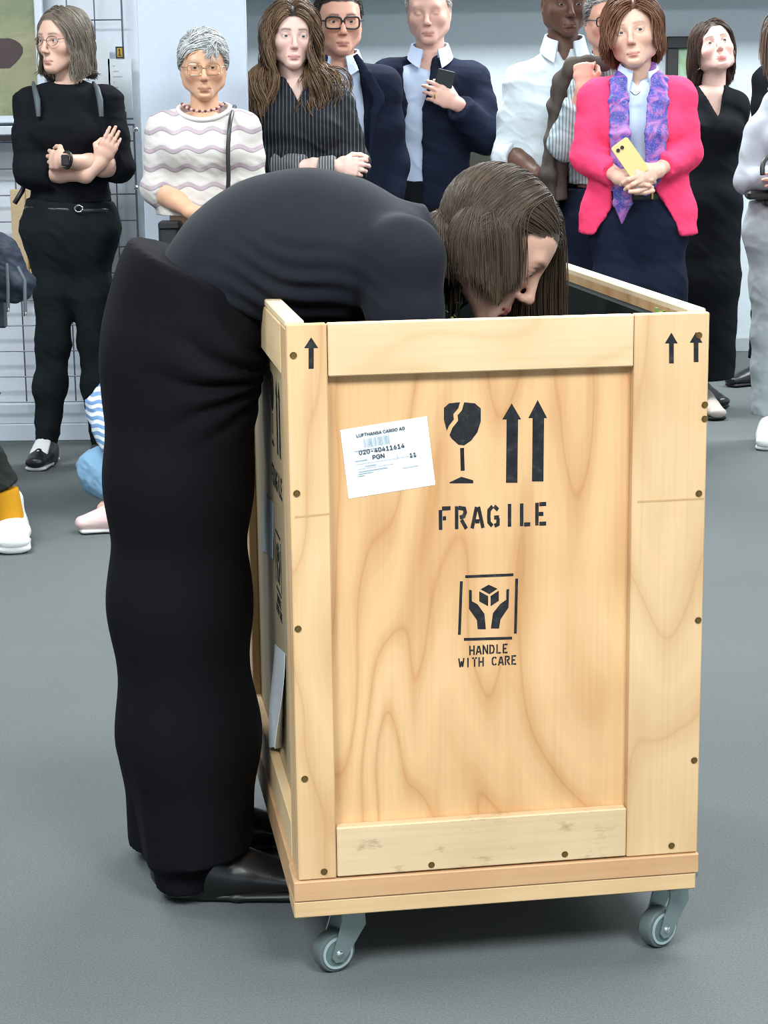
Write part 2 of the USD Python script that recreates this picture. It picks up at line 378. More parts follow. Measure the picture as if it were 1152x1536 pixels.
M['lamp'] = mat('lamp_panel', {'e': ('emission', {'color': (.95, .98, 1), 'strength': 3.0})}, surface='e.emission')

# ------------------------------------------------------------------ the room
WBACK, WLEFT = 10.35, 7.83
struct('floor', box((-5.2, -3.2, -.05), (5.2, WBACK + .1, 0)), M['floor'], label='grey carpet floor')
struct('ceiling', box((-5.2, -3.2, CEIL), (5.2, WBACK + .1, CEIL + .1)), M['ceil'], label='pale ceiling')
struct('wall_back', box((-5.2, WBACK, 0), (5.2, WBACK + .1, CEIL)), M['wall_back'], label='grey green back wall behind the onlookers')
struct('wall_left', box((-5.2, WLEFT, 0), (-.85, WLEFT + .1, CEIL)), M['wall_white'], label='bluish white wall behind the wire grid')
struct('wall_west', box((-5.2, -3.2, 0), (-5.1, WLEFT, CEIL)), M['wall_white'])
struct('wall_right', box((5.1, -3.2, 0), (5.2, WBACK, CEIL)), M['wall_white'])
struct('wall_front', box((-5.2, -3.2, 0), (5.2, -3.1, CEIL)), M['wall_white'])
struct('beam', box((-5.1, 9.80, 1.91), (5.1, 9.92, CEIL)), M['ceil'], label='ceiling beam in front of the back wall, above the picture')
struct('baseboard_back', box((-5.1, WBACK - .012, 0), (5.1, WBACK, .075), .003), M['skirt_grey'], label='low grey skirting along the back wall')
struct('baseboard_left', cat([box((-5.1, WLEFT - .022, 0), (-.85, WLEFT, .070), .003), box((-5.1, WLEFT - .014, .071), (-.85, WLEFT, .152), .003)]), M['skirt'], label='two-step white skirting under the wire grid')
LAMP_SAYS = ['square ceiling lamp above the camera, to its right', 'square ceiling lamp above the camera, to its left', 'ceiling lamp above the right of the crate', 'ceiling lamp above the bending person', 'ceiling lamp above the seated people on the left', 'ceiling lamp behind the crate in the middle of the room', 'ceiling lamp in front of the pink blazer', 'ceiling lamp near the back wall on the left', 'ceiling lamp near the back wall on the right']
for i, (x, y, sx, sy, e) in enumerate(LAMPS):
    t = thing('ceiling_lamp', LAMP_SAYS[i], 'lamp', (x, y, CEIL - .055))
    f = [box((-sx/2 - .02, -sy/2 - .02, 0), (sx/2 + .02, -sy/2, .055)), box((-sx/2 - .02, sy/2, 0), (sx/2 + .02, sy/2 + .02, .055)), box((-sx/2 - .02, -sy/2, 0), (-sx/2, sy/2, .055)), box((sx/2, -sy/2, 0), (sx/2 + .02, sy/2, .055))]
    obj('lamp_frame', cat(f), M['skirt'], t)
    obj('diffuser', box((-sx/2, -sy/2, .02), (sx/2, sy/2, .03)), M['lamp'], t)

# partition panel behind the woman in the striped jumper
PY = 7.05
a0, a1 = at(212, 200, PY), at(373, 200, PY)
t = thing('partition_panel', 'tall bluish white partition panel behind the person in the wavy striped jumper', 'partition', (a0[0], PY, 0))
pw = a1[0] - a0[0]
obj('panel', box((0, 0, .03), (pw, .045, 2.4), .003), M['partition'], t)
for x in (.08, pw - .08): obj('foot', box((x - .03, -.02, 0), (x + .03, .26, .03), .004), M['skirt'], t)

# wire grid stands on the left wall
GY = WLEFT - .06
def gp(px, py): q = at(px, py, GY); return q
def wire(a, b, r=.0028): return tube([a, b], r, 6)
g0 = gp(205, 250)
t = thing('wire_grid', 'dark wire display grid fixed in front of the white left wall', 'display grid', (g0[0], GY, .16))
X1 = gp(205, 300)[0]; X0 = X1 - .2 * 14
zb = gp(100, 602)[2]; zm = gp(190, 186)[2]; zt = CEIL - .3
L = lambda m: rest(m, (g0[0], GY, .16))
n = 0
for k in range(0, 15):
    x = X1 - (.077 + .2 * (k - 1) if k else 0); obj('upright_wire', L(wire((x, GY, zb), (x, GY, zm), .0045 if k == 0 else .0032)), M['wire'], t)
for k in range(0, 12):
    obj('upright_wire', L(wire((X1 - .03 - .107 * k, GY, zm + .02), (X1 - .03 - .107 * k, GY, zt), .0042 if k == 0 else .0028)), M['wire'], t)
z = zb
while z < zm - .03:
    obj('cross_wire', L(wire((X0, GY - .005, z), (X1, GY - .005, z))), M['wire'], t); z += .1035
z = gp(150, 30)[2]
while z < zt:
    obj('cross_wire', L(wire((X1 - .03 - 1.18, GY - .005, z), (X1 - .03, GY - .005, z))), M['wire'], t); z += .21
for py in (178, 187):
    z = gp(190, py)[2]; obj('cross_wire', L(wire((X0, GY - .005, z), (X1, GY - .005, z), .004)), M['wire'], t)
for py in (194, 281):
    c = gp(204, py); s = trimesh.creation.icosphere(2, .011); s.apply_translation(c + V(0, -.012, 0)); obj('clip', L(s), M['chrome'], t)
for (x0, x1, y0, y1, nm) in ((119, 164, 60, 172, 'a'), (166, 197, 88, 168, 'b')):
    p0, p1 = gp(x0, y1), gp(x1, y0)
    tt = thing('notice_sheet', 'tall white notice sheet hung on the wire grid' if nm == 'a' else 'small white notice sheet below the brass plate', 'paper', (p0[0], GY - .02, p0[2]))
    w_, h_ = p1[0] - p0[0], p1[2] - p0[2]
    obj('sheet', box((0, 0, 0), (w_, .003, h_)), M['paper'], tt)
    ls = [box((w_ * .2, -.0006, h_ * f), (w_ * (.2 + .5 * ((k * 37 % 10) / 10)), 0, h_ * f + .005)) for k, f in enumerate(np.linspace(.25, .85, 7))]
    obj('print', cat(ls), M['ink_pale'], tt)
p0, p1 = gp(175, 88), gp(186.5, 70)
t = thing('brass_plate', 'small brass plate with a dark edge on the wire grid', 'plate', (p0[0], GY - .025, p0[2]))
w_, h_ = p1[0] - p0[0], p1[2] - p0[2]
obj('backing', box((0, 0, 0), (w_, .006, h_), .001), M['black'], t)
obj('face', box((.005, -.003, .005), (w_ - .005, 0, h_ - .005), .001), M['brass'], t)
obj('figure', extrude(Polygon([(.010, .010), (.022, .010), (.022, .013), (.018, .013), (.018, .036), (.014, .036), (.010, .031), (.014, .031), (.014, .013), (.010, .013)]), .004), M['black'], t)

# paintings
def painting(name, label, px0, py0, px1, py1, Y, fw_, frame_mat, m, tilt=0, inner=None):
    a, b = at(px0, py1, Y), at(px1, py0, Y)
    w_, h_ = b[0] - a[0], b[2] - a[2]
    t = thing(name, label, 'painting', (a[0], Y, a[2]))
    fr = [box((0, -.03, 0), (w_, .02, fw_), .004), box((0, -.03, h_ - fw_), (w_, .02, h_), .004), box((0, -.03, fw_), (fw_, .02, h_ - fw_), .004), box((w_ - fw_, -.03, fw_), (w_, .02, h_ - fw_), .004)]
    for q in fr: obj('frame_bar', q, frame_mat, t)
    if inner:
        i = fw_; e = .035
        obj('inner_moulding', cat([box((i, -.02, i), (w_ - i, .01, i + e), .003), box((i, -.02, h_ - i - e), (w_ - i, .01, h_ - i), .003), box((i, -.02, i + e), (i + e, .01, h_ - i - e), .003), box((w_ - i - e, -.02, i + e), (w_ - i, .01, h_ - i - e), .003)]), inner, t)
    obj('canvas', box((fw_, -.008, fw_), (w_ - fw_, .012, h_ - fw_)), m, t)
    return t, w_, h_
def canvas_mat(name, ramp, sc=3.0, dist=1.5):
    return mat(name, {'tc': ('texture_coordinate', {}), 'n': ('noise_texture', {'scale': sc, 'detail': 5, 'distortion': dist, 'roughness': .65}), 'r': ('rgb_ramp', {'ramp': ramp}),
        'b': ('bump', {'strength': .3, 'distance': .002}), 'p': ('principled_bsdf', {'roughness': .5})}, [('tc.object', 'n.vector'), ('n.fac', 'r.fac'), ('r.color', 'p.base_color'), ('n.fac', 'b.height'), ('b.normal', 'p.normal')])
cm = canvas_mat('canvas_green', [(.25, (.12, .17, .08)), (.42, (.26, .28, .16)), (.55, (.36, .33, .20)), (.75, (.22, .33, .20))])
t, w_, h_ = painting('painting', 'large painting in dull greens and tans in a white frame', -110, -60, 60, 186, WLEFT - .10, .028, M['skirt'], cm)
bx, bz = at(8, 80, WLEFT - .1)[0] - at(-110, 186, WLEFT - .1)[0], at(8, 80, WLEFT - .1)[2] - at(-110, 186, WLEFT - .1)[2]
blob = Polygon([(bx + .05 * math.cos(a) * (1 + .45 * math.sin(3 * a + 1)), bz + .075 * math.sin(a) * (1 + .25 * math.cos(2 * a))) for a in np.linspace(0, 2 * np.pi, 30)[:-1]])
obj('painted_figure', extrude(blob, .010), plain('umber_paint', (.06, .035, .035), .6), t)
a = at(-110, 196, WLEFT - .08); b = at(62, 205, WLEFT - .08)
t = thing('picture_ledge', 'white picture ledge with a black front lip under the green painting', 'ledge', (a[0], WLEFT - .2, b[2]))
obj('shelf', box((0, 0, .01), (b[0] - a[0], .125, a[2] - b[2] + .015), .003), M['skirt'], t)
obj('lip', box((0, -.008, -.012), (b[0] - a[0], .003, .008), .002), M['black'], t)
painting('painting', 'small landscape in a broad black frame beside the person in the black dress', 998, 54, 1090, 140, WBACK - .03, .06, M['black'], canvas_mat('canvas_landscape', [(.3, (.28, .24, .06)), (.45, (.22, .34, .22)), (.7, (.36, .50, .40))], 4))
painting('painting', 'gilt framed dark painting low on the back wall, beside the white shirt', 668, 184, 800, 320, WBACK - .03, .05, M['gold'], canvas_mat('canvas_dark', [(.3, (.01, .012, .01)), (.7, (.05, .05, .03))]), inner=M['gold'])
# pale wooden frame with an ochre cloth, hung on the grid
a = at(17, 425, 7.66); b = at(33, 285, 7.66)
t = thing('stretcher_frame', 'pale wooden frame with ochre cloth hanging on the wire grid', 'frame', (a[0], GY - .046, a[2]))
ew, eh = b[0] - a[0], b[2] - a[2]
for x in (0, .30): obj('upright', box((x, 0, 0), (x + ew, .03, eh), .004), M['rail_a'], t)
for z in (.0, eh - .05): obj('cross_rail', box((ew + .001, .001, z), (.299, .028, z + .05), .004), M['rail_a'], t)
obj('cloth', box((ew * .8, .0305, .02), (.31, .036, eh - .02), .001), cloth('ochre_cloth', (.42, .23, .03)), t)

# ------------------------------------------------------------------ the crate
CO, CYAW = V(-.1382, 2.7940, 0), .1527
CW, CD, ZT, ZB, ZR, ZBR, S1, S2, ZBASE = .637, .86, 1.0397, .1809, .9617, .2631, .0596, .1165, .1199
CA, CB = V(math.cos(CYAW), math.sin(CYAW), 0), V(-math.sin(CYAW), math.cos(CYAW), 0)
def cw(x, y, z): return CO + CA * x + CB * y + V(0, 0, z)
def face(px, py, dep=0.0):
    """the crate's (across, up) where the photograph's point lies on its front, dep behind the frame"""
    d = _fw + RT * (px - 576) / FPX - UP * (py - 768) / FPX
    t_ = ((CO + CB * dep - EYE) @ CB) / (d @ CB); q = EYE + d * t_ - CO
    return V(q @ CA, q[2])
crate = thing('wooden_crate', 'tall open plywood shipping crate on casters with stencilled handling marks', 'crate', CO, CYAW)
FT, PT = .018, .010
e = .0018
K = lambda n, lo, hi, m, lab=None: obj(n, box(lo, hi, e), m, crate, label=lab)
# front
obj('front_panel', box((S1 - .02, FT, ZB), (CW - S2 + .02, FT + PT, ZT - .012)), M['ply'], crate)
K('stile', (0, 0, ZB), (S1 - .0006, FT, ZT), M['stile_a'])
K('stile', (CW - S2 + .0006, 0, ZB), (CW, FT, ZT), M['stile_b'])
K('rail', (S1 + .0006, -.001, ZR), (CW - S2 - .0006, FT, ZT), M['rail_a'])
K('rail', (S1 + .0006, -.001, ZB + .002), (CW - S2 - .0006, FT, ZBR), M['rail_b'])
# sides: stiles, rails, panel
for sx in (0, 1):
    X = (lambda v: v) if not sx else (lambda v: CW - v)
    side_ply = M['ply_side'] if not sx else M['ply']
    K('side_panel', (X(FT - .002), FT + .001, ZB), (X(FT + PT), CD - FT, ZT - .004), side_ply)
    K('side_stile', (X(0), FT + .0006, ZB), (X(FT - .002), FT + .072, ZT - .008), M['stile_b'])
    K('side_stile', (X(0), CD - .09, ZB), (X(FT - .002), CD, ZT - .008), M['stile_a'])
    K('side_rail', (X(-.001), FT + .0726, ZR - .006), (X(FT - .002), CD - .0906, ZT - .008), M['rail_y'])
    K('side_rail', (X(-.001), FT + .0726, ZB), (X(FT - .002), CD - .0906, ZBR - .02), M['rail_y'])
    K('rim', (X(0), FT + .001, ZT - .007), (X(FT + PT), CD, ZT + .004), M['rim'])
    obj('lining', box((X(FT + PT + .0005), FT + PT + .001, ZB), (X(FT + PT + .02), CD - FT, ZT - .02)), M['foam'], crate)
# back
obj('back_panel', box((FT, CD - FT, ZB), (CW - FT, CD - FT + PT, ZT - .012)), M['ply'], crate)
K('stile', (0.0, CD + .001, ZB), (S2, CD + FT, ZT), M['stile_a']); K('stile', (CW - S2, CD + .001, ZB), (CW, CD + FT, ZT), M['stile_b'])
K('rail', (S2 + .0006, CD - FT + PT, ZR), (CW - S2 - .0006, CD + FT, ZT), M['rail_a']); K('rail', (S2 + .0006, CD - FT + PT, ZB), (CW - S2 - .0006, CD + FT, ZBR), M['rail_b'])
obj('lining', box((.05, FT + PT + .0005, ZB), (CW - .05, FT + PT + .02, ZT - .025)), M['foam'], crate)
obj('lining', box((.05, CD - FT - .02, ZB), (CW - .05, CD - FT - .0005, ZT - .02)), M['foam'], crate)
# base
ZM = .1465
for (m, z0, z1, y0) in ((M['base_a'], ZM + .0008, ZB - .001, -.004), (M['base_b'], ZBASE, ZM, -.002)):
    K('base_board', (-.008, y0, z0), (CW + (.002 if m is M['base_a'] else -.002), .075, z1), m)
    K('base_board', (-.008, CD - .075, z0), (CW, CD + FT, z1), m)
K('base_board', (-.006, .0756, ZBASE + .001), (.06, CD - .0756, ZB - .001), M['base_a']); K('base_board', (CW - .06, .0756, ZBASE + .001), (CW, CD - .0756, ZB - .001), M['base_a'])
obj('bottom_panel', box((.03, .03, ZB - .02), (CW - .03, CD - .02, ZB + .01)), M['ply'], crate)
# screws
for (px, py) in ((486, 1307), (647, 1297), (847, 1281), (1007, 1268), (440, 533), (445, 740), (447, 943), (457, 1168), (1048, 503), (1048, 740), (1047, 930), (1041, 1140), (1057, 607), (1057, 628)):
    u = face(px, py)
    c = trimesh.creation.cylinder(.0036, .003, sections=12); c.apply_transform(trimesh.transformations.rotation_matrix(math.pi/2, (1, 0, 0)))
    c.apply_translation((u[0], -.0012, u[1])); r = trimesh.creation.torus(.0044, .0009, 14, 5); r.apply_transform(trimesh.transformations.rotation_matrix(math.pi/2, (1, 0, 0))); r.apply_translation((u[0], -.0012, u[1]))
    obj('screw', cat([c, r]), M['screw'], crate)
scuff = plain('strap_scuff', (.47, .29, .135), .6)
for x0, y0, x1, y1 in ((442, 776, 494, 771), (956, 753, 1056, 748)):
    a, b = face(x0, y0), face(x1, y1); m = extrude(LineString([a, b]).buffer(.0016, cap_style=2), .0003); m.apply_translation((0, 0, 0)); obj('strap_mark', m, scuff, crate)
# stencils: drawn in millimetres of the panel
def P(px, py): return face(px, py, FT)
def arrow(x0, x1, zb_, zt_, head, hw):
    c = (x0 + x1) / 2
    return Polygon([(x0, zb_), (x1, zb_), (x1, zt_ - head), (c + hw, zt_ - head), (c, zt_), (c - hw, zt_ - head), (x0, zt_ - head)])
def stroke(pts, w): return LineString(pts).buffer(w / 2, cap_style=2, join_style=2)
GLY = {  # stencil capitals on a 4 x 6 grid: strokes, with gaps where the stencil holds together
    'F': [[(.5, 0), (.5, 5.2)], [(1.0, 5.6), (3.6, 5.6)], [(1.2, 3), (2.2, 3)]], 'R': [[(.5, 0), (.5, 6)], [(1.1, 5.6), (2.9, 5.3), (3.2, 4.3), (2.7, 3.3), (1.5, 3)], [(2.0, 2.4), (3.5, 0)]],
    'A': [[(.3, 0), (1.7, 5.6)], [(2.3, 5.6), (3.7, 0)], [(1.3, 1.8), (2.6, 1.8)]], 'G': [[(1.7, 5.6), (.6, 4.6), (.5, 3), (.6, 1.4), (1.6, .4)], [(2.2, 5.6), (3.4, 4.6)], [(2.3, .4), (3.4, .8), (3.4, 2.4)], [(2.2, 2.6), (3.7, 2.6)]],
    'I': [[(2, 0), (2, 6)]], 'L': [[(.8, 0), (.8, 6)], [(1.6, .4), (3.5, .4)]], 'E': [[(.6, 0), (.6, 6)], [(1.3, 5.6), (3.5, 5.6)], [(1.2, 3), (2.6, 3)], [(1.4, .4), (3.5, .4)]],
    'H': [[(.5, 0), (.5, 6)], [(3.4, 0), (3.4, 6)], [(1.1, 3), (2.8, 3)]], 'N': [[(.5, 0), (.5, 6)], [(3.5, 0), (3.5, 6)], [(1.0, 5.2), (3.0, .8)]],
    'D': [[(.6, 0), (.6, 6)], [(1.4, 5.6), (2.9, 5), (3.4, 3), (2.9, 1), (1.4, .4)]], 'W': [[(.2, 6), (1.1, .3)], [(1.4, .6), (2, 4)], [(2.2, 4), (2.8, .4)], [(3.0, .6), (3.8, 6)]],
    'T': [[(2, 0), (2, 5)], [(.3, 5.6), (1.6, 5.6)], [(2.4, 5.6), (3.7, 5.6)]], 'C': [[(1.8, 5.6), (.7, 4.7), (.5, 3), (.7, 1.3), (1.8, .4)], [(2.3, 5.6), (3.4, 4.7)], [(2.3, .4), (3.4, 1.3)]]}
def word(txt, x0, x1, z0, z1, sw=.8, gap=.25, cut=.0):
    n = len(txt); cw_ = (x1 - x0) / n; g = []
    for i, ch in enumerate(txt):
        if ch not in GLY: continue
        s = unary_union([stroke(p, sw) for p in GLY[ch]])
        g.append(affinity.affine_transform(s, [cw_ * (1 - gap) / 4, 0, 0, (z1 - z0) / 6, x0 + cw_ * i + cw_ * gap / 2, z0]))
    return unary_union(g)
def handling_marks(ox=0.0, oz=0.0):
    """broken glass, arrows, FRAGILE, hands with a box, HANDLE WITH CARE as outlines on the panel"""
    out = []
    c = lambda px, py: tuple(P(px, py))
    bowl = Polygon([c(*q) for q in ((667, 612), (674, 606), (692, 604), (712, 606), (720, 613), (720, 632), (715, 648), (706, 660), (696, 667), (688, 666), (678, 657), (671, 645), (667, 630))]).buffer(.002).buffer(-.001)
    crack = LineString([c(*q) for q in ((694, 600), (690, 614), (683, 622), (684, 630), (676, 640), (670, 655))]).buffer(.0032, cap_style=2)
    out.append(bowl.difference(crack))
    out.append(stroke([c(693, 672), c(694, 706)], .0058))
    out.append(Polygon([c(675, 724), c(692, 716), c(709, 721), c(709, 724)]).buffer(.0008))
    for (xl, xr, yb, yt, hd, hw) in ((759, 776, 724, 605, 24, 14), (798, 815, 722, 600, 27, 14)):
        q = [c(xl, yb), c(xr, yb), c(xr + 1, yt + hd), c((xl + xr) / 2 + hw, yt + hd), c((xl + xr) / 2, yt), c((xl + xr) / 2 - hw, yt + hd), c(xl + 1, yt + hd)]
        out.append(Polygon(q))
    a, b = P(656, 796), P(824, 752)
    out.append(word('FRAGILE', a[0], b[0], P(740, 791)[1], P(740, 757)[1], 1.05, .2))
    for l in (((698, 865), (770, 862)), ((692, 872), (689, 952)), ((775, 868), (773, 950)), ((696, 959), (768, 957))):
        out.append(stroke([c(*l[0]), c(*l[1])], .0042))
    out.append(Polygon([c(*q) for q in ((733, 877), (746, 883), (734, 891), (721, 884))]))
    out.append(Polygon([c(*q) for q in ((719, 887), (732, 894), (732, 909), (719, 902))]))
    out.append(Polygon([c(*q) for q in ((748, 886), (736, 894), (736, 909), (748, 901))]))
    out.append(Polygon([c(*q) for q in ((704, 885), (707, 886), (707, 902), (716, 907), (726, 921), (728, 943), (717, 943), (716, 930), (704, 913))]).buffer(.0006))
    out.append(Polygon([c(*q) for q in ((763, 884), (760, 885), (760, 900), (751, 906), (740, 920), (737, 942), (748, 942), (750, 929), (762, 911))]).buffer(.0006))
    out.append(word('HANDLE', P(703, 980)[0], P(763, 980)[0], P(733, 981)[1], P(733, 967)[1], .95, .16))
    out.append(word('WITH CARE', P(687, 1000)[0], P(776, 1000)[0], P(732, 999)[1], P(732, 985)[1], .95, .16))
    return out
marks = handling_marks()
names = ['glass_stencil'] * 3 + ['arrow_stencil'] * 2 + ['lettering'] + ['border_stencil'] * 4 + ['box_stencil'] * 3 + ['hand_stencil'] * 2 + ['lettering'] * 2
for nm, g in zip(names, marks):
    m = extrude(g, .0005); m.apply_translation((0, FT, 0)); obj(nm, m, M['paint'], crate)
for (xl, xr, yb, yt, hd, hw) in ((463, 470.5, 553, 506, 16, 10.5), (1003.5, 1010.5, 545, 499, 16, 9.5), (1040.5, 1047.5, 543, 498, 16, 9.5)):
    q = [face(xl, yb), face(xr, yb), face(xr, yt + hd), face((xl + xr) / 2 + hw, yt + hd), face((xl + xr) / 2, yt), face((xl + xr) / 2 - hw, yt + hd), face(xl, yt + hd)]
    m = extrude(Polygon(q), .0005); obj('arrow_stencil', m, M['paint'], crate)
# the same marks on the left side
sh = .12 - (marks[3].bounds[0])
for nm, g in zip(names, marks):
    g2 = affinity.translate(g, .33 - .26, 0)
    m = extrude(g2, .0006)
    # front (x, -t, z) -> left side: x runs towards the front
    v = m.vertices.copy(); m.vertices = np.c_[FT - .002 + v[:, 1], CD - .12 - v[:, 0] * 1.0, v[:, 2]]
    if m.volume < 0: m.invert()
    obj(nm, m, M['paint'], crate)
def side_pt(px, py, off=0.0):
    d = _fw + RT * (px - 576) / FPX - UP * (py - 768) / FPX
    t_ = ((CO + CA * off - EYE) @ CA) / (d @ CA); q = EYE + d * t_ - CO
    return V(q @ CB, q[2])
def quad_sheet(pts3, th, nrm, curl=0.0, n=10):
    """a sheet of paper through four corners, slightly curled"""
    p = np.array(pts3); u = np.linspace(0, 1, n); g = []
    for a in u:
        for b in u:
            q = (p[0] * (1-a) + p[1] * a) * (1-b) + (p[3] * (1-a) + p[2] * a) * b
            g.append(q + np.array(nrm) * curl * (np.sin(a * 5.1 + b * 3) * .5 + (2 * a - 1) ** 2 * .6 + .5) * b)
    g = np.array(g); f = []
    for i in range(n - 1):
        for j in range(n - 1):
            k = i * n + j; f += [[k, k + 1, k + n + 1], [k, k + n + 1, k + n]]
    v = np.vstack([g, g + np.array(nrm) * th]); f = np.array(f); N = n * n
    ff = [f[:, ::-1], f + N]
    ring = [i for i in range(n)] + [i * n + n - 1 for i in range(1, n)] + [(n - 1) * n + j for j in range(n - 2, -1, -1)] + [i * n for i in range(n - 2, 0, -1)]
    for a, b in zip(ring, ring[1:] + ring[:1]): ff.append(np.array([[a, b, b + N], [a, b + N, a + N]]))
    m = trimesh.Trimesh(v, np.vstack(ff), process=False); 
    if m.volume < 0: m.invert()
    return m
c4 = [P(510, 645), P(640, 624), P(653, 727), P(523, 748)]
ship = thing('shipping_label', 'white airline shipping label stuck askew on the front of the crate', 'label', CO + V(0, 0, 0), CYAW)
obj('paper', quad_sheet([(q[0], FT - .0003, q[1]) for q in (c4[3], c4[2], c4[1], c4[0])], .0004, (0, -1, 0), .0006), M['paper'], ship)
ux = (c4[1] - c4[0]); W_ = np.linalg.norm(ux); ux /= W_; uz = V(-ux[1], ux[0])
def on_label(poly): return affinity.affine_transform(poly, [ux[0], uz[0], ux[1], uz[1], c4[0][0], c4[0][1]])
def lab_text(txt, x, z, h, m, bold=False):
    tm = meshkit.text_mesh(txt, h, .0003, bold); v = tm.vertices.copy()
    q = c4[0] + ux * (x + v[:, :1]) + uz * (z + v[:, 1:2])
    tm.vertices = np.c_[q[:, 0], FT - .0022 - v[:, 2], q[:, 1]]
    if tm.volume < 0: tm.invert()
    return obj('print', tm, m, ship)
mm = W_ / 130.
lab_text('LUFTHANSA CARGO AG', 22 * mm, -14.5 * mm, 4.6 * mm, M['ink'], True)
lab_text('020-40411614', 22 * mm, -41 * mm, 6.5 * mm, M['ink'], True)
lab_text('PGN', 41 * mm, -51 * mm, 6.5 * mm, M['ink'], True)
lab_text('11', 96 * mm, -57 * mm, 6.2 * mm, M['ink'], True)
import random
rng = random.Random(4)
bars = []; x = 32.
while x < 69:
    w_ = rng.choice((.7, 1.0, 1.6, 2.2)); bars.append(on_label(sbox(x * mm, -31 * mm, (x + w_) * mm, -18 * mm))); x += w_ + rng.choice((.8, 1.1, 1.8))
def lab_poly(g, m, nm):
    k = extrude(unary_union(g), .0003); k.apply_translation((0, FT - .0022, 0)); obj(nm, k, m, ship)
lab_poly(bars, M['ink_pale'], 'barcode')
lines = [on_label(sbox(x0 * mm, z * mm, x1 * mm, (z + hh) * mm)) for x0, x1, z, hh in ((16, 55, -35, 1.), (15, 34, -50, 1.6), (16, 110, -54.5, .5), (15, 72, -62, .5), (18, 62, -66.5, 1.4), (17, 40, -69.5, 1.1), (17, 27, -72.5, 1.2), (78, 79, -58, 10), (84, 108, -71, .7), (28, 46, -59.5, 1.6))]
lab_poly(lines, M['ink_pale'], 'ruled_lines')
# papers on the shadowed left side
def side_sheet(name, label, pts, m, curl, off=-.0004):
    t = thing(name, label, 'paper', CO, CYAW)
    q = [side_pt(*p, FT - .002) for p in pts]
    obj('sheet', quad_sheet([(FT - .0025 + off, a[0], a[1]) for a in q], .0005, (-1, 0, 0), curl), m, t)
side_sheet('shipping_label', 'bluish paper label on the shadowed left side of the crate', ((396, 735), (411, 755), (412, 838), (395, 825)), M['paper_blue'], .001)
side_sheet('document_pouch', 'crumpled white document pouch low on the left side of the crate', ((413, 966), (429, 980), (433, 1122), (419, 1120)), M['paper'], .014)
# casters
def caster(label, x, y, yaw):
    c = cw(x, y, 0); R = .0335
    t = thing('caster', label, 'caster', c, yaw, 'casters under the crate')
    # local: wheel axle along y (normal towards -y), rolling along x; stem offset by -trail
    tr = .022
    prof = [(0, -.014), (R - .006, -.014), (R - .002, -.0125), (R, -.009), (R, .009), (R - .002, .0125), (R - .006, .014), (0, .014)]
    w = trimesh.creation.revolve(np.array([(r, z) for r, z in prof]), sections=40)
    rot = trimesh.transformations.rotation_matrix(math.pi / 2, (1, 0, 0)); w.apply_transform(rot); w.apply_translation((-tr, 0, R))
    if w.volume < 0: w.invert()
    tyre = obj('tyre', w, M['tyre'], t, smooth=35)
    for s in (-1, 1):
        d = trimesh.creation.annulus(.0225, .0265, .003, sections=40); d.apply_transform(rot); d.apply_translation((-tr, s * .0145, R)); obj('wheel_ring', d, M['ring'], t, smooth=35)
        d = trimesh.creation.cylinder(.0225, .002, sections=36); d.apply_transform(rot); d.apply_translation((-tr, s * .0142, R)); obj('wheel_disc', d, M['wheel'], t, smooth=35)
        q = Polygon([(-tr - .011, R - .004), (-tr - .006, R - .011), (-tr + .004, R - .012), (-tr + .012, R - .004), (.024, .075), (.022, .099), (-.014, .099), (-.014, .085)]).buffer(.002)
        m = extrude(q, .003); m.apply_translation((0, s * .0195 + .0015, 0)); obj('fork', m, M['steel'], t)
        b = trimesh.creation.icosphere(2, .0062); b.vertices[:, 1] *= .6; b.apply_translation((-tr, s * .0215, R)); obj('axle_nut', b, M['chrome'], t, smooth=True)
    obj('fork_crown', box((-.016, -.021, .096), (.026, .021, .103), .002), M['steel'], t)
    obj('swivel_bearing', trimesh.creation.cylinder(.02, .009, sections=28, transform=trimesh.transformations.translation_matrix((.003, 0, .107))), M['steel'], t, smooth=35)
    obj('top_plate', box((-.034, -.026, .111), (.042, .026, ZBASE), .001), M['steel'], t)
    for a in (-.024, .032):
        for b in (-.018, .018):
            obj('bolt', trimesh.creation.cylinder(.004, .004, sections=6, transform=trimesh.transformations.translation_matrix((a, b, .109))), M['chrome'], t)
fl, fr = ground(519, 1449), ground(1001, 1412)
u = (fl - CO); v = (fr - CO)
caster('swivel caster under the front left corner of the crate', u @ CA, max(u @ CB, .05), math.radians(30))
caster('swivel caster under the front right corner of the crate', v @ CA, max(v @ CB, .05), math.radians(36))
caster('swivel caster in shade under the back left corner of the crate', .09, CD - .07, math.radians(20))
caster('swivel caster in shade under the back right corner of the crate', CW - .07, CD - .07, math.radians(40))
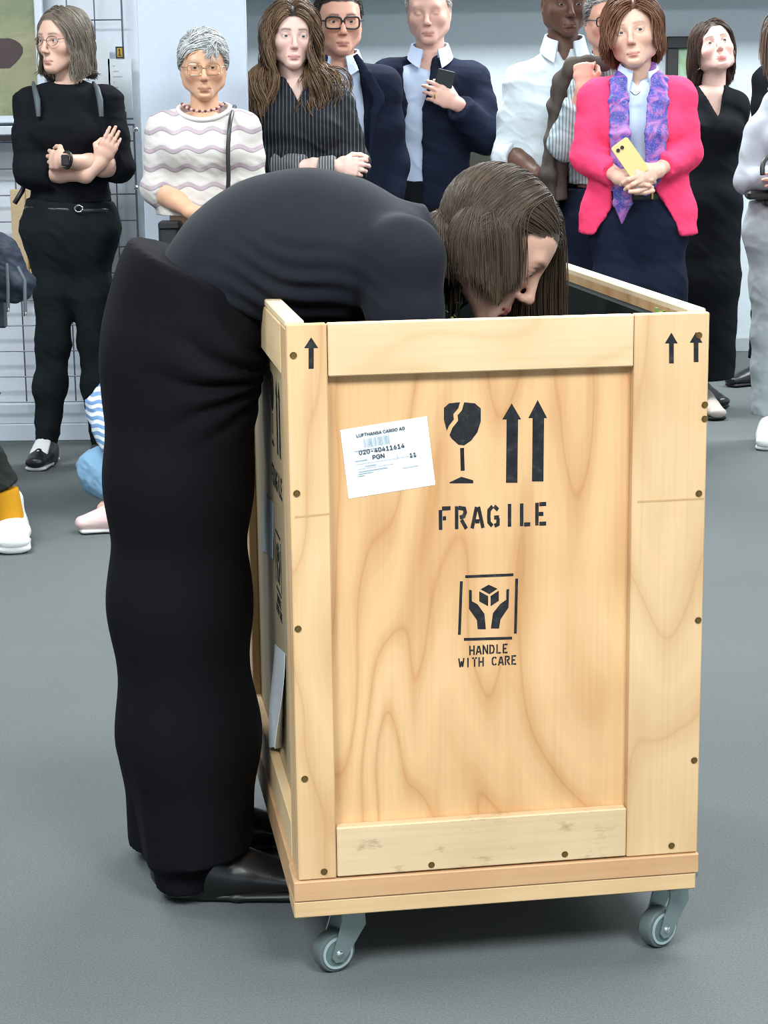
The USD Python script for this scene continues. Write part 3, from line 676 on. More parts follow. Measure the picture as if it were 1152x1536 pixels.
# contents
t = thing('foam_block', 'black foam block that fills the bottom of the crate', 'foam', CO, CYAW)
obj('foam', box((.051, .05, ZB + .012), (CW - .051, CD - .04, .52), .01), M['foam'], t)
def sprig(label, px, py, Y, n, L_, seed):
    r = np.random.default_rng(seed); top = at(px, py, Y); base = V(top[0], top[1], .52)
    t = thing('green_sprig', label, 'plant', base, group=None)
    obj('stem', tube([(0, 0, 0), (.006, .004, (top[2] - .53) * .5), (0, 0, top[2] - .53)], .0025, 6), M['leaf'], t)
    for i in range(n):
        a = i * 2.4 + r.random(); z = (top[2] - .53) * (1 - .05 * i / n * 5) - .01
        d = V(math.cos(a), math.sin(a), .35 + .5 * r.random()); d /= np.linalg.norm(d); s = np.cross(d, V(0, 0, 1)); s /= np.linalg.norm(s); nn = np.cross(s, d)
        k = np.linspace(0, 1, 7); w_ = .32 * L_ * np.sin(np.pi * np.clip(k, .02, .98)) ** .8
        c = V(0, 0, z) + d * (k * L_)[:, None] + nn * (-.25 * L_ * k ** 2)[:, None]
        v = np.vstack([c - s * w_[:, None] / 2, c - nn * .003, c + s * w_[:, None] / 2]); f = []
        for q in range(6):
            for b in (0, 7): f += [[b + q, b + q + 1, b + q + 8], [b + q, b + q + 8, b + q + 7]]
        f = np.array(f); N = len(v); v = np.vstack([v, v - nn * .0006]); f = np.vstack([f, f[:, ::-1] + N])
        obj('leaf', (v, f), M['leaf'], t, smooth=True)
sprig('green leafy sprig seen between the sleeve and the chin of the bending person', 688, 446, 3.35, 7, .035, 1)
sprig('green leafy sprig at the right end of the crate opening', 985, 452, 3.02, 6, .045, 2)
sprig('small pale green sprig at the rim of the crate beside the sleeve', 678, 466, 3.15, 5, .022, 3)


# ------------------------------------------------------------------ people: skin, hands, heads, hair, clothes
def rotm(ax, a):
    return trimesh.transformations.rotation_matrix(math.radians(a), ax)[:3, :3]
def head_axes(yaw=0, pitch=0, roll=0):
    """columns: lateral, forward, up; yaw > 0 looks to the right of the picture, pitch > 0 up, roll > 0 leans to the right"""
    R0 = np.c_[V(1, 0, 0), V(0, -1, 0), V(0, 0, 1)]
    return rotm((0, 0, 1), yaw) @ rotm((0, 1, 0), roll) @ rotm((1, 0, 0), -pitch) @ R0
M['skin'] = tinted('skin', .48, .35, .12)
M['eye'] = tinted('eyeball', .12, .5)
M['hair'] = mat('hair_strands', {'a': ('attribute', {'attribute': 'tint'}), 'p': ('principled_bsdf', {'roughness': .40, 'specular_ior_level': .30})}, [('a.color', 'p.base_color')])

def hand_prims(w, d, n, thumb, curls=(.3, .3, .3, .35), s=1.0, th=.3, spread=.12, palm=1.0):
    """a right or left hand: w wrist, d towards the fingers, n back of the hand, thumb = +1 / -1 the side of d x n that the thumb leaves from"""
    d = np.array(d, float); d /= np.linalg.norm(d); n = np.array(n, float); n -= d * (n @ d); n /= np.linalg.norm(n)
    t = np.cross(d, n) * thumb
    ps = [seg(w - d * .01, w + d * .045 * s, (.026 * s, .018 * s), (.036 * s, .0155 * s), side=t, k=.014),
          seg(w + d * .045 * s, w + d * .082 * s, (.036 * s, .0155 * s), (.039 * s, .0125 * s), side=t, k=.014)]
    for i, (off, ln, r) in enumerate(((.029, .072, .0086), (.0097, .080, .0089), (-.0097, .074, .0086), (-.028, .058, .0076))):
        c = curls[i]; q = w + d * (.083 - .006 * abs(i - 1.2)) * s + t * off * s
        dd = d + t * spread * (off / .03); dd /= np.linalg.norm(dd)
        r = r * s
        for j, (fr, bend) in enumerate(((.45, 62), (.31, 82), (.24, 58))):
            a = math.radians(bend * c); ax = np.cross(dd, n); ax /= np.linalg.norm(ax)
            dd = trimesh.transformations.rotation_matrix(-a, ax)[:3, :3] @ dd
            n2 = dd; e_ = q + dd * ln * fr * s
            ps.append(seg(q, e_, r, r * .92, k=.004 if j else .008)); q = e_; r *= .92
            nn = np.cross(ax, dd); 
    b = w + d * .026 * s + t * .026 * s - n * .004
    dd = d * .72 + t * .62 - n * (.15 + .5 * th); dd /= np.linalg.norm(dd)
    for j, (ln, r0, r1) in enumerate(((.042, .0135, .0108), (.034, .0105, .0094), (.027, .0094, .0078))):
        e_ = b + dd * ln * s; ps.append(seg(b, e_, r0 * s, r1 * s, k=.010 if j == 0 else .004)); b = e_
        dd = dd + (d * .35 - t * (.35 + th * .8) - n * th * .3) * (1 if j == 0 else .6); dd /= np.linalg.norm(dd)
    return ps

def head_prims(C, R, s=1.0, male=0.0, jaw=1.0, nose=1.0, age=0.0, chin=1.0, smile=0.0, closed=False, wide=1.0):
    L = lambda x, y, z: C + R @ (V(x * wide, y, z) * s)
    S = lambda a, b, r0, r1=None, k=.012, side=None, op='u': seg(L(*a), L(*b), np.array(r0) * s, None if r1 is None else np.array(r1) * s, side=side, k=k * s, op=op)
    E_ = lambda c, r, k=.02, op='u': ell(L(*c), np.array(r) * s, R, k=k * s, op=op)
    ps = [E_((0, -.014, .030), (.0745, .094, .086)), E_((0, .030, .035), (.062, .056, .062), .03),
          E_((0, .032, -.028), (.0575 * jaw, .054, .070), .03)]
    for x in (-1, 1):
        ps += [S((x * .047 * jaw, -.002, -.056), (x * .016, .068, -.094 * chin), .0165, .0125, .036),
               S((x * .058, -.008, -.01), (x * .047 * jaw, -.002, -.058), .019, .0165, .04),
               E_((x * .043, .055, -.024), (.019, .021, .017), .03)]
    ps += [E_((0, .073, -.096 * chin), (.019, .0145, .0135), .024),
           S((-.034, .075, .023), (.034, .075, .023), .0105 + .002 * male, None, .020),
           E_((0, .078, -.068), (.025, .014, .024), .02)]
    for x in (-1, 1):
        ps += [E_((x * .0315, .0985, .002), (.0175, .0165, .0130), .012, 's')]
    ps += [S((0, .087, .012), (0, .106 + .004 * (nose - 1), -.028), .0066, .0085 * nose, .010),
           E_((0, .107 + .01 * (nose - 1), -.0335), (.0088 * nose, .0095, .0080), .009)]
    for x in (-1, 1):
        ps += [E_((x * .0098 * nose, .0975, -.0375), (.0066, .009, .0066), .007),
               E_((x * .0050, .104, -.0440), (.0030, .0048, .0026), .003, 's'),
               # lids round the eyeball, open in front
               E_((x * .0315, .0738, .002), (.0150, .0150, .0138), .004)]
    if not closed:
        for x in (-1, 1): ps += [E_((x * .0315, .0900, .0014), (.0130, .0085, .0043), .002, 's')]
    # lips
    c = .004 * smile
    for x in (-1, 1):
        ps += [S((0, .0918, -.0675), (x * .0245, .079, -.0715 + c), .0043, .0024, .006), S((0, .0900, -.0768), (x * .022, .079, -.0728 + c), .0051, .0026, .006)]
    ps += [S((-.022, .0885, -.0720 + c), (.022, .0885, -.0720 + c), .0016, None, .003, op='s'), E_((0, .092, -.0865), (.016, .006, .0045), .008, 's')]
    if age:
        for x in (-1, 1): ps += [S((x * .021, .0945, -.042), (x * .034, .0825, -.074), .0022, .0016, .010, op='s')]
    for x in (-1, 1):
        Re = R @ rotm((0, 0, 1), x * 18)
        ps += [ell(L(x * .0755, -.012, -.006), V(.0085, .0185, .031) * s, Re, k=.006 * s), ell(L(x * .0835, -.008, -.003), V(.006, .0105, .019) * s, Re, k=.006 * s, op='s'),
               E_((x * .0765, -.004, -.030), (.006, .0075, .009), .008)]
    return ps

def hairline(q, low=-.075, front=.073, temple=.048, side=.012):
    """is the point of the head (head coordinates) under hair?"""
    az = np.degrees(np.abs(np.arctan2(q[:, 0], q[:, 1] + .014)))
    z = np.interp(az, [0, 25, 48, 62, 78, 95, 120, 180], [front, front - .004, temple, side + .012, side - .02, side - .01, -.03, low])
    return q[:, 2] - z

def skin_tint(v, C, R, s, tone, lip, brow, hair=None, hl={}, brow_k=1.0, blush=.5):
    q = ((v - C) @ R) / s
    t = np.array(tone, float); col = np.tile(t, (len(v), 1))
    g = lambda c, r: np.exp(-(((q - np.array(c)) / np.array(r)) ** 2).sum(1))
    red = np.clip(g((.042, .07, -.034), (.022, .04, .02)) + g((-.042, .07, -.034), (.022, .04, .02)) + .8 * g((0, .11, -.033), (.014, .03, .014)) + .5 * g((.08, -.01, -.005), (.02, .03, .04)) + .5 * g((-.08, -.01, -.005), (.02, .03, .04)), 0, 1) * blush
    col = col * (1 - red[:, None] * V(.02, .22, .22))
    f = (q[:, 1] > .045)
    ax = np.abs(q[:, 0])
    br = f * np.exp(-((q[:, 2] - (.0245 + .10 * (ax - .014) - 3.2 * np.clip(ax - .034, 0, 1) ** 1.5)) / .0042) ** 2 * 1.0) * np.clip((ax - .010) / .006, 0, 1) * np.clip((.052 - ax) / .008, 0, 1) * brow_k
    col = col * (1 - br[:, None]) + np.array(brow) * br[:, None]
    ls = f * (ax < .026) * np.clip(1.25 - ((q[:, 2] + .0722) / (.0102 * (1.02 - (ax / .028) ** 2).clip(.15, 1))) ** 4, 0, 1)
    col = col * (1 - .75 * ls[:, None]) + np.array(lip) * .75 * ls[:, None]
    ln = f * (ax < .023) * np.exp(-((q[:, 2] + .0720) / .0017) ** 2)
    col = col * (1 - .55 * ln[:, None])
    lash = np.zeros(len(v))
    for x in (-1, 1):
        e = np.sqrt(((q[:, 0] - x * .0315) / .0145) ** 2 + ((q[:, 2] - .002) / .0066) ** 2)
        lash = np.maximum(lash, f * (q[:, 1] > .07) * np.exp(-((e - 1) / .20) ** 2) * np.where(q[:, 2] > .003, .75, .25))
    col = col * (1 - .8 * lash[:, None] * (1 - .2))
    if hair is not None:
        near = (np.abs(q[:, 0]) < .1) & (q[:, 2] > -.085)
        hm = np.clip(hairline(q, **hl) / .006 + .5, 0, 1) * near * (np.sqrt((q[:, 0] / .0745) ** 2 + ((q[:, 1] + .014) / .094) ** 2 + ((q[:, 2] - .03) / .086) ** 2) < 1.12)
        ear = (ax > .070) & (np.abs(q[:, 1] + .012) < .024) & (np.abs(q[:, 2] + .006) < .036)
        hm = hm * ~ear
        col = col * (1 - hm[:, None]) + np.array(hair) * hm[:, None]
    return col

class Person:
    def __init__(self, label, base, group=None, Y=None):
        self.base = np.array(base, float); self.base[2] = 0
        self.root = thing('person', label, 'person', self.base, 0, group)
        self.parts = {'head': [], 'hand': [], 'hand2': [], 'torso': []}
        self.Y = Y if Y is not None else base[1]
    def J(self, px, py, dy=0.0): return at(px, py, self.Y + dy)
    def put(self, name, m, mt, smooth=True, parent=None, **kw):
        return obj(name, rest(m, self.base), mt, parent or self.root, smooth, **kw)
    def wear(self, name, prims, h, mt, folds=(), seed=0, it=3, parent=None, **kw):
        return self.put(name, garment(prims, h, folds, seed, it), mt, True, parent, **kw)
    def head(self, C, axes=(0, 0, 0), s=1.0, tone=(.55, .36, .28), lip=(.42, .16, .15), brow=(.08, .05, .035), hair=None, hl=None, iris=(.12, .16, .18), gaze=(0, 0), brow_k=.85, blush=.5, R=None, **kw):
        R = head_axes(*axes) if R is None else R
        self.C, self.R, self.s, self.tone = np.array(C), R, s, tone
        self.parts['head'] += head_prims(self.C, R, s, **kw)
        self.tint = lambda v: skin_tint(v, self.C, R, s, tone, lip, brow, hair, hl or {}, brow_k, blush)
        self.hl = hl or {}
        if not kw.get('closed'):
            for x in (-1, 1):
                m = trimesh.creation.icosphere(4, .0126 * s); u = m.vertices / (.0126 * s)
                g = R @ rotm((0, 0, 1), 0) @ V(math.sin(math.radians(gaze[0])), math.cos(math.radians(gaze[0])), math.sin(math.radians(gaze[1]))); g /= np.linalg.norm(g)
                a = np.degrees(np.arccos(np.clip(u @ g, -1, 1)))
                c = np.tile(V(.50, .465, .44), (len(u), 1)); c[a < 29] = np.array(iris) * .6; c[a < 26] = iris; c[a < 12] = .006
                m.vertices += self.C + R @ (V(x * .0315 * kw.get('wide', 1.0), .0742, .0016) * s)
                self.put('eye', m, M['eye'], True, col=c)
    def L(self, x, y, z): return self.C + self.R @ (V(x, y, z) * self.s)
    def neck(self, base, r=.047, chest=.0, cx=0.0):
        top = self.L(0, -.028, -.050); base = np.array(base, float)
        low = base + V(0, .012, -.03)
        self.parts['head'] += [seg(top, low, r * self.s, r * 1.12, k=.018)]
        for x in (-1, 1): self.parts['head'].append(seg(base + V(x * .012, -.018, -.044), base + V(x * .085, .0, -.052), .022, .022, k=.03))
        self.parts['head'].append(seg(base + V(0, -.022, -.052), base + V(cx, (-.030 if not chest else -.050), -.06 - chest), (.065, .026), (.065, .030), side=V(1, 0, 0), k=.03))
        self.nb = base
    def arm_skin(self, key, el, wr, hand=None, r=(.037, .026), **kw):
        m = el * .45 + wr * .55
        self.parts[key] += chain([el, el * .7 + wr * .3, m, wr], [r[0] * .92, r[0], r[0] * .85, (r[1], r[1] * .82)], k=.02)
        if hand: self.parts[key] += hand_prims(wr, *hand, **kw)
    def skin(self, h_head=.003, h_hand=.003, h_body=.012):
        vs, fs, n = [], [], 0
        for key, h in (('head', h_head), ('hand', h_hand), ('hand2', h_hand), ('torso', h_body)):
            if not self.parts[key]: continue
            v, f = solid(self.parts[key], h); v = relax(v, f, 1, .4)
            vs.append(v); fs.append(f + n); n += len(v)
        v, f = np.vstack(vs), np.vstack(fs)
        self.put('body', (v, f), M['skin'], True, col=self.tint(v))
    def eyeglasses(self, mt, r=(.024, .019), th=.0016, tilt=0, square=False, lens=None, z=.0, yo=.100):
        g = self.root
        fr = []
        for x in (-1, 1):
            pts = []
            for a in np.linspace(0, 2 * np.pi, 33):
                ca, sa = math.cos(a), math.sin(a)
                if square: ca, sa = (math.copysign(abs(ca) ** .55, ca), math.copysign(abs(sa) ** .55, sa))
                px = x * .0325 + r[0] * ca; pts.append(self.L(px, yo - .35 * max(0, abs(px) - .025), z + r[1] * sa))
            fr.append(tube(np.array(pts), th, 6))
            fr.append(tube([self.L(x * (.0325 + r[0]), yo - .35 * (.0075 + r[0]), z + .006), self.L(x * .078, .06, z + .008), self.L(x * .083, .0, z + .006)], th, 6))
        fr.append(tube([self.L(-.0325 + r[0], yo - .001, z + .004), self.L(0, yo + .004, z + .007), self.L(.0325 - r[0], yo - .001, z + .004)], th, 6))
        self.put('glasses', cat(fr), mt, 40)

def curves(path_parent, name, P, wid, col, mt, base):
    """P: (strands, points, 3)"""
    n, k = P.shape[:2]
    c = UsdGeom.BasisCurves.Define(stage, numbered(str(path_parent.GetPath()), name))
    c.CreateTypeAttr('linear'); c.CreateBasisAttr('bspline') if False else None
    c.CreatePointsAttr(Vt.Vec3fArray.FromNumpy((P.reshape(-1, 3) - base).astype(np.float32)))
    c.CreateCurveVertexCountsAttr(Vt.IntArray.FromNumpy(np.full(n, k, np.int32)))
    w = np.broadcast_to(np.asarray(wid, np.float32), (n, k)).astype(np.float32).ravel()
    c.CreateWidthsAttr(Vt.FloatArray.FromNumpy(np.ascontiguousarray(w))); c.SetWidthsInterpolation('vertex')
    UsdGeom.PrimvarsAPI(c).CreatePrimvar('tint', Sdf.ValueTypeNames.Color3fArray, 'uniform').Set(Vt.Vec3fArray.FromNumpy(np.ascontiguousarray(col.astype(np.float32))))
    UsdShade.MaterialBindingAPI.Apply(c.GetPrim()).Bind(mt)
    return c

def hair(p, n, length, cols, wid=.0022, step=.012, part=0.0, comb=1.2, grav=.5, lift=.004, wave=(0, 40), curl=0.0, seed=0, cutz=None, collide=(), back=.0, fwd=0.0, jitter=.15, locks=60, lock_k=.5, stiff=1.0, g=(0, 0, -1), hmin=.0, seg_wid=None, name='hair', rag=.12, skip=None, root_lift=.25, offs=.003, hug=.0, down=1.0, holdg=.25, partj=.015):
    """strands that grow from the scalp, are combed away from the parting, fall and lie on head, neck and shoulders"""
    r = np.random.default_rng(seed)
    d = r.normal(size=(n * 4, 3)); d /= np.linalg.norm(d, axis=1)[:, None]
    rad = V(.0765, .096, .0885); cen = V(0, -.014, .030)
    q = cen + d * rad
    ok = (hairline(q, **p.hl) > hmin) & (q[:, 2] > -.07)
    q = q[ok]
    if skip is not None: q = q[~skip(q)]
    q = q[:n]; n = len(q)
    if callable(length): length = length(q)
    d = (q - cen) / rad
    nrm = d / rad; nrm /= np.linalg.norm(nrm, axis=1)[:, None]
    # locks: neighbouring roots share their waves and their wander
    ck = r.choice(n, min(locks, n), replace=False); li = np.argmin(((q[:, None] - q[ck][None]) ** 2).sum(2), 1)
    lr = r.random((len(ck), 6))[li]
    sgn = np.where(q[:, 0] - part + partj * (lr[:, 2] - .5) > 0, 1.0, -1.0)
    if callable(hug): hug = hug(q)
    flow = np.c_[sgn * comb, np.full(n, -back + fwd), np.zeros(n)]
    flow = flow + (lr[:, :3] - .5) * jitter * 2 + r.normal(size=(n, 3)) * jitter * .4
    flow -= nrm * (flow * nrm).sum(1)[:, None]
    dr = flow + nrm * root_lift; dr /= np.linalg.norm(dr, axis=1)[:, None]
    W = lambda a: p.C + (a * p.s) @ p.R.T
    WD = lambda a: a @ p.R.T
    x = W(q); dv = WD(dr); G = np.array(g, float)
    ln = np.broadcast_to(length, (n,)) * (1 - rag * r.random(n)) * (1 - rag * .6 * lr[:, 3])
    k = int(np.ceil(np.max(ln) / step)) + 1
    colls = [(p.C + p.R @ (V(0, -.014, .030) * p.s), p.R, (V(.0765, .096, .0885) + lift) * p.s), (p.C + p.R @ (V(0, .026, -.022) * p.s), p.R, (V(.064, .064, .086) + lift * .7) * p.s)] + list(collide)
    q0 = q; out = [x.copy()]; cut = np.zeros(n, bool); off = (offs(q) if callable(offs) else offs) * r.random(n)
    flowW = WD(flow)
    for i in range(1, k):
        t = i / k
        gw = grav * (.25 + 1.6 * min(1, i * step / .10))
        if np.any(hug):
            # on the head a strand keeps to the way it is combed; then its weight takes over
            ql = ((x - p.C) @ p.R) / p.s; nl = (ql - cen) / rad ** 2; nl /= np.linalg.norm(nl, axis=1)[:, None]
            D = np.c_[sgn * comb, np.full(n, -back + fwd), np.full(n, -down)] + (lr[:, :3] - .5) * jitter
            D -= nl * (D * nl).sum(1)[:, None]; D /= np.linalg.norm(D, axis=1)[:, None] + 1e-9
            w = np.clip((hug - i * step / ln) / .25, 0, 1)[:, None]
            dv = dv * .35 * w + dv * (1 - w) + WD(D) * w * .65 + G * gw * .35 * (holdg * w + (1 - w))
        else:
            dv = dv * stiff + G * gw * step / .012 * .35 + flowW * max(0, .25 - t) * .6
        dv += r.normal(size=(n, 3)) * curl
        dv /= np.linalg.norm(dv, axis=1)[:, None]
        nx = x + dv * (ln / k)[:, None] * 1.0
        for (c, R, rr) in colls:
            a = (nx - c) @ R; rr2 = rr + off[:, None]; kk = np.sqrt(((a / rr2) ** 2).sum(1)); ins = kk < 1
            if ins.any(): nx[ins] = c + (a[ins] / np.maximum(kk[ins], .2)[:, None]) @ R.T
        if cutz is not None:
            hit = nx[:, 2] < cutz + (lr[:, 4] - .5) * .02; nx[hit] = x[hit]
        e = nx - x; l_ = np.linalg.norm(e, axis=1); good = l_ > 1e-5
        dv[good] = e[good] / l_[good][:, None]
        x = nx; out.append(x.copy())
    P_ = np.stack(out, 1)
    if wave[0]:
        s_ = np.linspace(0, 1, k)[None, :] * ln[:, None]
        amp = wave[0] * np.clip(s_ / .12 - .2, 0, 1)
        ph = lr[:, :1] * 6.28 + s_ * wave[1] * (.8 + .4 * lr[:, 1:2])
        tang = np.gradient(P_, axis=1); tang /= np.linalg.norm(tang, axis=2)[:, :, None] + 1e-9
        a = np.cross(tang, V(0, 1, 0)); a /= np.linalg.norm(a, axis=2)[:, :, None] + 1e-9; b = np.cross(tang, a)
        P_ = P_ + a * (amp * np.sin(ph))[:, :, None] + b * (amp * .8 * np.cos(ph))[:, :, None]
    cols = np.array(cols, float)
    m = np.clip(.6 * lr[:, 5] + .4 * r.random(n), 0, .999) * (len(cols) - 1)
    i0 = np.floor(m).astype(int); f_ = (m - i0)[:, None]
    col = cols[i0] * (1 - f_) + cols[np.minimum(i0 + 1, len(cols) - 1)] * f_
    wd = np.full(k, wid); wd[-3:] = wid * np.array([.85, .65, .35])
    return curves(p.root, name, P_, wd[None, :], col, M['hair'], p.base)

def torso(pel, wai, che, nb, shL, shR, b=1.0, rx=(.158, .132, .148, .120), ry=(.112, .094, .108, .084), k=.035, bust=None, yoke=.043, inf=0.0):
    side = shR - shL
    up = che * .45 + nb * .55
    ps = chain([pel, wai, che, up], [(rx[0]*b, ry[0]*b), (rx[1]*b, ry[1]*b), (rx[2]*b, ry[2]*b), (rx[3]*b, ry[3]*b)], side=side, k=k)
    for s in (shL, shR):
        ps += [seg(nb + V(0, .012, -.042), s - V(0, 0, .016), yoke * b, yoke * 1.10 * b, k=k), seg(che * .5 + up * .5, s * .85 + up * .15 - V(0, 0, .03), .065 * b, .052 * b, k=k)]
    if bust:
        f = np.cross(side / np.linalg.norm(side), V(0, 0, 1))
        for x in (-1, 1): ps.append(ell(che + side / np.linalg.norm(side) * x * .075 * b + f * .075 * b + V(0, 0, -.005), V(.062, .055, .06) * b * bust, k=.04))
    return grown(ps, inf)
def sleeve(sh, el, wr, r=(.060, .050, .042), to=1.0, k=.03, flat=True):
    e = el + (wr - el) * to
    r = [q * .90 for q in r]; sh = sh - V(0, 0, .012)
    ps = [seg(sh, sh*.5+el*.5, r[0], (r[0]+r[1])/2, k=.03), seg(sh*.5+el*.5, el, (r[0]+r[1])/2, r[1], k=k)]
    if to > 0: ps.append(seg(el, e, r[1], r[1] + (r[2] - r[1]) * to, k=k, fb=flat))
    return ps
def legs(hip, knee, ank, r=(.088, .060, .045), k=.03, drop=.0, flat=True):
    m = hip * .5 + knee * .5
    return [seg(hip, m, r[0], r[0]*.45+r[1]*.55, k=.05), seg(m, knee, r[0]*.45+r[1]*.55, r[1], k=k), seg(knee, knee*.6+ank*.4, r[1], r[1]*.98, k=k), seg(knee*.6+ank*.4, ank - V(0, 0, drop), r[1]*.98, r[2], k=k, fb=flat)]
def shoe(p, ank, d, mt, sole, L=.255, w=.045, lace=None, hh=.075, toe=1.0, name='shoe', sole_t=.022):
    """ank: point under the ankle; d: where the toes point"""
    d = V(d[0], d[1], 0); d /= np.linalg.norm(d); s = V(-d[1], d[0], 0); g = V(ank[0], ank[1], 0)
    h0 = g - d * .055; t0 = g + d * (L - .055 - .04)
    m0 = h0 * .45 + t0 * .55
    z = V(0, 0, 1)
    st = sole_t / 2
    up = [seg(h0 + z*(.035+st), m0 + z*(.030+st), (w*.78, .036), (w*.92, .032), side=s, k=.03), seg(m0 + z*(.030+st), t0 + z*(.022+st), (w*.92, .032), (w*.88*toe, .022), side=s, k=.03),
          seg(g + z * hh, g + z*.03 + d*.01, .042, .045, k=.035), seg(g + z*.06 + d * .03, m0 + d*.04 + z*.035, .03, .026, k=.035), half(g + z*.004, -z)]
    r = p.wear(name, up, .006, mt, it=2)
    so = [seg(h0 + z*st, m0 + z*st, (w*.86, st), (w*1.0, st), side=s, k=.01), seg(m0 + z*st, t0 + z*st, (w*1.0, st), (w*.95*toe, st), side=s, k=.01), half(z * .0015, -z)]
    v, f = solid(so, .006); v = relax(v, f, 1); 
    obj('sole', rest((v, f), p.base), sole, r, True)
    if lace is not None:
        ls = []
        for i in range(4):
            c = g + d * (.045 + .022 * i) + z * (.088 - .011 * i + st); ls.append(tube([c - s*.022 - z*.008, c + z*.004, c + s*.022 - z*.008], .0035, 6))
        obj('lace', rest(cat(ls), p.base), lace, r, 40)
    return r
def collar(p, nb, axis, R, h, open_, mt, lean=.25, t=.0035, drop=.045, spread=.5, name='collar', fwd=V(0, -1, 0)):
    """a turned-down shirt collar round the neck with two points in front"""
    a = np.array(axis, float); a /= np.linalg.norm(a); f = fwd - a * (fwd @ a); f /= np.linalg.norm(f); s = np.cross(f, a)
    v, fa = [], []
    th = np.linspace(open_, 2 * np.pi - open_, 41)
    for i, q in enumerate(th):
        dirn = f * math.cos(q) + s * math.sin(q)
        e = np.clip((abs(q - np.pi) / (np.pi - open_) - .55) / .45, 0, 1)
        top = nb + a * (h - .016 * e) + dirn * R
        mid = top + dirn * .006 + a * .002
        out_ = top + dirn * (.022 + .020 * e) - a * (drop + .022 * e ** 2) + f * .006 * e
        low = nb - a * .012 + dirn * (R + .004)
        v += [low, top, mid, out_, out_ - dirn * .003, top - a * .004 - dirn * -.002]
    n = 6
    for i in range(len(th) - 1):
        for j in range(n - 1):
            b = i * n + j; fa += [[b, b + 1, b + n + 1], [b, b + n + 1, b + n]]
    m = trimesh.Trimesh(np.array(v), fa, process=False)
    return p.put(name, m, mt, 50)

